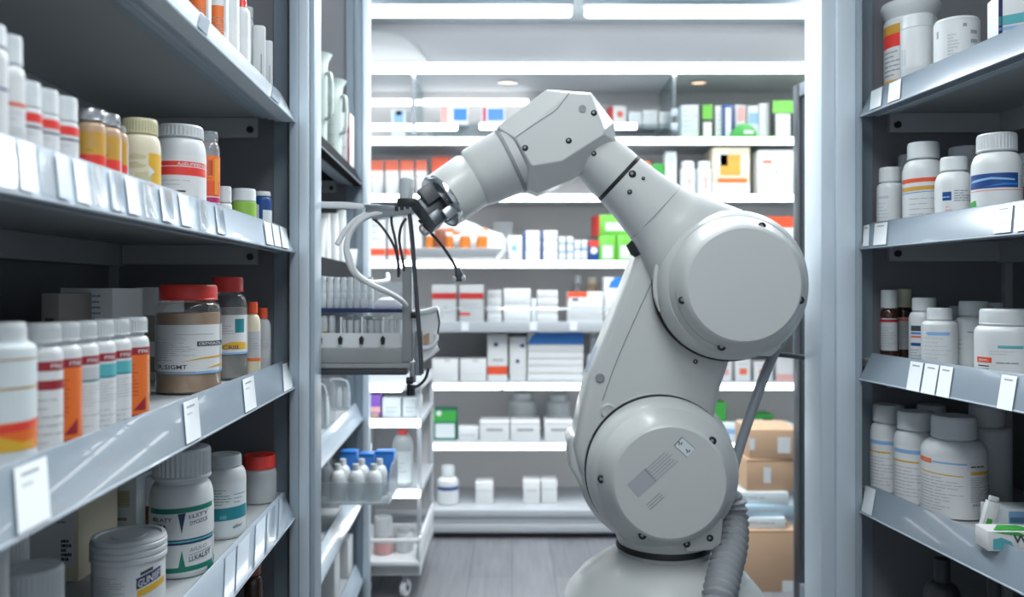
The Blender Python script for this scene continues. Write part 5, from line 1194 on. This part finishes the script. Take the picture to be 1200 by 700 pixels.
# white pouches standing on the middle shelf
def pouch(px,w,yt,v,label,lean=0.0,dep=.05):
    Y = solveY('L',px,v); X = lineX('L',Y,v); zs = ZT2[1]; h = (340-yt)*Y/1000-zs; hw = w*Y/2000
    mb = MB(); rings = []
    for f,sx_,sy_ in ((0,.95,1),(.1,1,1.05),(.5,.96,.8),(.8,.92,.45),(.93,.9,.15),(1,.9,.10)):
        n = 20; rings.append([(X+lean*f*h+hw*sx_*math.copysign(abs(math.cos(2*PI*i/n))**.6,math.cos(2*PI*i/n)),Y+dep/2*sy_*math.copysign(abs(math.sin(2*PI*i/n))**.6,math.sin(2*PI*i/n)),CAMZ+zs+h*f) for i in range(n)])
    mb.loft(rings,'white'); o = mb.build('paper_pouch', None)
    return tag(recenter(o),label,'pouch')
pouch(371,15,256,.10,'white pouch against the left post on the middle shelf',.1)
pouch(381,13,250,.085,'second white pouch from the left post on the middle shelf')
pouch(391,12,250,.075,'upright white pouch, tallest in the middle of the shelf')
pouch(400,12,246,.062,'straight white pouch behind the first hose')
pouch(410,13,292,.045,'low white pouch at the far end of the middle shelf',.15)
# clear acrylic organisers
for px0,px1,yt,lb in ((369,388,446,'clear acrylic organiser beside the left post below the basket'),(391,413,442,'clear acrylic organiser with a bright rounded edge below the basket')):
    v = .07; Y = solveY('L',(px0+px1)/2,v); X = lineX('L',Y,v); zs = CAMZ+ZT2[2]; h = (340-yt)*Y/1000-ZT2[2]; hw = (px1-px0)*Y/2000
    t = thing('acrylic_organiser', lb, 'organiser', (X,Y,zs))
    pts = [(-hw,0),(hw,0)]+[(hw-.03+.03*math.cos(a*PI/12),h-.03+.03*math.sin(a*PI/12)) for a in range(7)]+[(-hw,h)]
    for yy,nm in ((-.06,'front_wall'),(.06,'back_wall')):
        mb = MB(); mb.prism(pts,yy-.002,yy+.002,'clear_plastic'); mb.build(nm, t, world=False, bevel=.001, segs=1)
    mb = MB(); mb.box(-hw,hw,-.058,.058,0.001,.004,'clear_plastic'); mb.build('bottom', t, world=False)
    mb = MB(); mb.tube([(hw-.002,-.063,.01),(hw-.002,-.063,h-.03),(hw-.03+.021,-.063,h-.009),(hw-.03,-.063,h-.002),(-hw+.004,-.063,h-.002)],.0035,'rail_white',8); mb.build('edge_bead_or_highlight', t, world=False)
    for k in range(2):
        bottle_at((X-hw*.45+hw*.85*k,Y,zs+.0045),0,hw*.36,h*.62,('left','right')[k]+' white bottle inside the '+lb.replace('clear ',''),'bottle','pill_bottle',ribs=False,seg=20,capr=.8)
# clear bin of white bottles with blue packs
YN = 2.62; zs = CAMZ+ZT2[3]
xa, xb = (372-600)/1000*YN, (456-600)/1000*YN
zb = CAMZ+(340-592)/1000*YN; zf = CAMZ+(340-566)/1000*YN; zsd = CAMZ+(340-548)/1000*2.7
bn = thing('clear_bin', 'clear pull-out bin of small white bottles hanging over the aisle edge', 'bin', ((xa+xb)/2,2.71,zb))
dpt = .20
mb = MB(); mb.box(xa,xb,YN,YN+dpt,zb,zb+.006,'frosted'); mb.build('bottom', bn, bevel=.002)
mb = MB(); mb.box(xa,xb,YN,YN+.004,zb+.006,zf,'clear_plastic'); mb.build('front_wall', bn, bevel=.001, segs=1)
mb = MB(); mb.box(xa,xb,YN+dpt-.004,YN+dpt,zb+.006,zsd,'clear_plastic'); mb.build('back_wall', bn, bevel=.001, segs=1)
for nm,x in (('side_wall',xa),('side_wall',xb-.004)):
    mb = MB(); mb.prism([(YN+.004,zb+.006),(YN+dpt-.004,zb+.006),(YN+dpt-.004,zsd+.02),(YN+.06,zsd+.01),(YN+.004,zf)],x,x+.004,'clear_plastic',axis='x'); mb.build(nm, bn, bevel=.001, segs=1)
mb = MB(); mb.box(xa-.03,xa,YN+.05,YN+dpt,zb-.010,zb+.008,'steel'); mb.build('mounting_arm', bn, bevel=.002)
zi = zb+.0066
for i,px in enumerate((395.5,417,438)):
    bottle_at(((px-600)/1000*(YN+.04),YN+.04,zi),0,.0255,CAMZ+(340-544)/1000*(YN+.04)-zi,('left','middle','right')[i]+' white bottle in the front row of the clear bin','bottle','pill_bottle',body='white',capr=.42,caph=.16,sh=.28,neck=.36,ribs=False,seg=24)
for i,px in enumerate((382,402,424,445)):
    bottle_at(((px-600)/1000*(YN+.10),YN+.10,zi),0,.0245,CAMZ+(340-538)/1000*(YN+.10)-zi,('leftmost','second','third','rightmost')[i]+' white bottle in the back row of the clear bin','bottle','pill_bottle',body='white',capr=.42,caph=.16,sh=.28,neck=.36,ribs=False,seg=24)
for i,(p0,p1,yt,lb) in enumerate(((397,418,529,'left blue pack at the back of the clear bin'),(420,438,532,'middle blue pack at the back of the clear bin'),(439,462,529,'right blue pack at the back of the clear bin'))):
    Yk = YN+.145
    carton((((p0+p1)/2-600)/1000*Yk,Yk,zi),(p1-p0-1)*Yk/1000,.045,CAMZ+(340-yt)/1000*Yk-zi,0,'blue_mid',lb,[r(-1,1,.93,.96,'blue')],'pack','blue_pack')
# low cartons on the bottom shelves
ucart(368,398,575,3,.09,.10,'white carton behind the fallen white rail beside the left post','paper',[r(-.4,.1,.3,.75,'ink_light')])
for i,(p0,p1,yt,v,lb,mk) in enumerate(((372,392,640,.08,'white carton on the lowest shelf beside the left post',[]),(393,408,634,.06,'white carton in the middle of the lowest shelf',[]),(409,421,628,.035,'white carton with a pink side at the end of the lowest shelf',[r(.4,1,0,1,'pink')]))):
    ucart(p0,p1,yt,4,v,.09,lb,'paper',mk)

# ------------------------------------------------------------------ white trolley in front of the back shelving
YT0, YT1 = 3.32, 3.86
def tx(px, Y=YT0): return (px-600)/1000*Y
def tz(py, Y=YT0): return CAMZ+(340-py)/1000*Y
tr = thing('supply_trolley', 'white wheeled trolley with lit shelf edges behind the left units', 'trolley', ((tx(430)+tx(493))/2,3.6,0))
ta, tb = tx(408), tx(493)
TZ = {}
for i,(y,lit) in enumerate(((455.5,1),(497,1),(580,1))):
    z = tz(y); TZ[i] = z+.014
    mb = MB(); mb.box(ta,tb,YT0+.02,YT1,z-.010,z+.014,'back_shelf'); sh = mb.build('shelf', tr, bevel=.003)
    mb = MB(); e = tx(472) if i == 0 else tb; mb.box(ta,e-.004,YT0,YT0+.019,z-.014,z+.016,'lamp'); mb.build('light_strip', sh, bevel=.005, segs=3)
for x in (ta+.004, tb-.018):
    for y in (YT0+.03, YT1-.02):
        mb = MB(); mb.box(x,x+.016,y,y+.016,tz(676),tz(448),'back_shelf'); mb.build('post', tr, bevel=.003)
mb = MB(); mb.box(ta,tb,YT1-.004,YT1,tz(640),tz(450),'back_panel'); mb.build('back_panel', tr)
z = tz(675); TZ[3] = tz(658)
mb = MB(); mb.box(ta,tb,YT0,YT1,tz(664),TZ[3],'tray_white'); mb.box(ta,tb,YT0+.01,YT1,tz(676),tz(664),'tray_grey'); mb.build('tray', tr, bevel=.004)
mb = MB(); mb.box(ta,tb,YT0,YT0+.01,tz(637),tz(632),'tray_white'); mb.box(tb-.01,tb,YT0,YT1,tz(660),tz(630),'tray_white'); mb.box(ta,ta+.01,YT0,YT0+.01,tz(660),tz(637),'tray_white'); mb.build('tray_rail', tr, bevel=.003)
for x in (ta+.06, tx(473)):
    for y in (YT0+.05, YT1-.06):
        mb = MB(); zc = .034; mb.M = Matrix.Translation((x,y,zc))@Matrix.Rotation(R(72),4,'Z')@Matrix.Rotation(R(90),4,'X')
        mb.lathe([(.012,-.011),(.030,-.011),(.034,-.007),(.034,.007),(.030,.011),(.012,.011),(.012,-.011)],'tray_white',24,mats={0:'tray_white'})
        mb.lathe([(0,-.012),(.012,-.012),(.012,.012),(0,.012)],'steel_dark',16)
        mb.M = Matrix(); mb.box(x-.008,x+.008,y-.02,y-.014,zc,tz(676)+.002,'steel'); mb.box(x-.008,x+.008,y+.014,y+.02,zc,tz(676)+.002,'steel'); mb.box(x-.012,x+.012,y-.02,y+.02,tz(676)-.012,tz(676)+.001,'steel')
        mb.build('caster', tr)
def tcart(p0,p1,yt,i,label,m='paper',marks=(),Y=YT0+.06,dep=.10): 
    return carton((((p0+p1)/2-600)/1000*Y,Y,TZ[i]+.0004),(p1-p0)*Y/1000,dep,CAMZ+(340-yt)/1000*Y-TZ[i],0,m,label,marks,'box','carton')
tcart(433,446,463,1,'small purple box on the trolley under the basket','purple',[r(-1,1,.25,.48,'pink'),r(-.6,.6,0,.2,'cardboard')])
tcart(448,470,466,1,'left white box on the upper trolley shelf beside the purple box','paper_cool',[('lines',-.7,.7,.2,.6,2,'ink_light')])
tcart(472,492,466,1,'right white box on the upper trolley shelf under the strut of the basket','paper_cool',[('lines',-.7,.7,.2,.6,2,'ink_light')])
Y = YT0+.10
bottle_at((tx(472,Y),Y,TZ[2]+.0004),0,.040,CAMZ+(340-504)/1000*Y-TZ[2],'translucent white canister with a small red cap on the trolley','canister','canister',body='frosted',cap='red',capr=.5,caph=.08,sh=.2,neck=.45,ribs=False,lab=(.1,.9,80,'paper_cool',[('lines',-.7,.7,.3,.7,3,'ink_light')]))
bottle_at((tx(449,Y),Y,TZ[3]+.0004),0,.037,CAMZ+(340-605)/1000*Y-TZ[3],'pink jar with a large round white lid on the trolley tray','jar','jar',body='pink',cap='white',capr=1.0,caph=.52,ribs=False,sh=.02,neck=.9)
bottle_at((tx(473,Y+.04),Y+.04,TZ[3]+.0004),0,.040,CAMZ+(340-621)/1000*Y-TZ[3],'squat round white jar beside the pink one on the trolley tray','jar','jar',body='white',cap='white_cap',capr=.6,caph=.2,ribs=False,sh=.3,neck=.5)
# ------------------------------------------------------------------ light, sky fill and camera
w = bpy.data.worlds.new('World'); SC.world = w; w.use_nodes = True
bg = w.node_tree.nodes['Background']; bg.inputs[0].default_value = (.80,.90,1,1); bg.inputs[1].default_value = .47
def area(name, loc, rot, sx, sy, power, col=(.92,.97,1)):
    l = bpy.data.lights.new(name,'AREA'); l.shape = 'RECTANGLE'; l.size = sx; l.size_y = sy; l.energy = power; l.color = col
    o = bpy.data.objects.new(name, l); COL.objects.link(o); o.location = loc; o.rotation_euler = rot; return o
# unseen panel lights added as fill, behind the camera and beyond the robot
for i,(x,y,p) in enumerate(((.15,-.35,6),(.15,.95,8),(.15,2.75,38),(-1.0,3.35,14),(1.6,3.35,18))):
    area('added_fill_light',(x,y,CEIL-.012),(0,0,0),.5,1.0 if y < 3 else .6,p)
    t = thing('added_fill_panel', 'unseen white panel added as fill light above the aisle', 'lamp', (x,y,CEIL), 0, 'added fill light panels')
    sy = 1.0 if y < 3 else .6
    mb = MB(); mb.box(x-.27,x+.27,y-sy/2-.02,y-sy/2,CEIL-.012,CEIL,'aluminium'); mb.box(x-.27,x+.27,y+sy/2,y+sy/2+.02,CEIL-.012,CEIL,'aluminium'); mb.box(x-.27,x-.25,y-sy/2,y+sy/2,CEIL-.012,CEIL,'aluminium'); mb.box(x+.25,x+.27,y-sy/2,y+sy/2,CEIL-.012,CEIL,'aluminium'); mb.build('frame', t)
    MB().box(x-.25,x+.25,y-sy/2,y+sy/2,CEIL-.008,CEIL-.003,'lamp').build('diffuser', t)
cd_ = bpy.data.cameras.new('camera'); cam = bpy.data.objects.new('camera', cd_); COL.objects.link(cam)
cam.location = (0,0,CAMZ); cam.rotation_euler = (R(90),0,0)
cd_.sensor_fit = 'HORIZONTAL'; cd_.sensor_width = 36; cd_.lens = 30; cd_.shift_y = -10/1200; cd_.clip_start = .02
cd_.dof.use_dof = True; cd_.dof.focus_distance = 1.58; cd_.dof.aperture_fstop = 2.8
SC.camera = cam
SC.view_settings.view_transform = 'Standard'; SC.view_settings.look = 'None'; SC.view_settings.gamma = 1; SC.view_settings.exposure = 0.2
SC.view_settings.use_curve_mapping = False
SC.cycles.use_denoising = True; SC.cycles.max_bounces = 8; SC.cycles.transparent_max_bounces = 12
SC.cycles.sample_clamp_indirect = 6
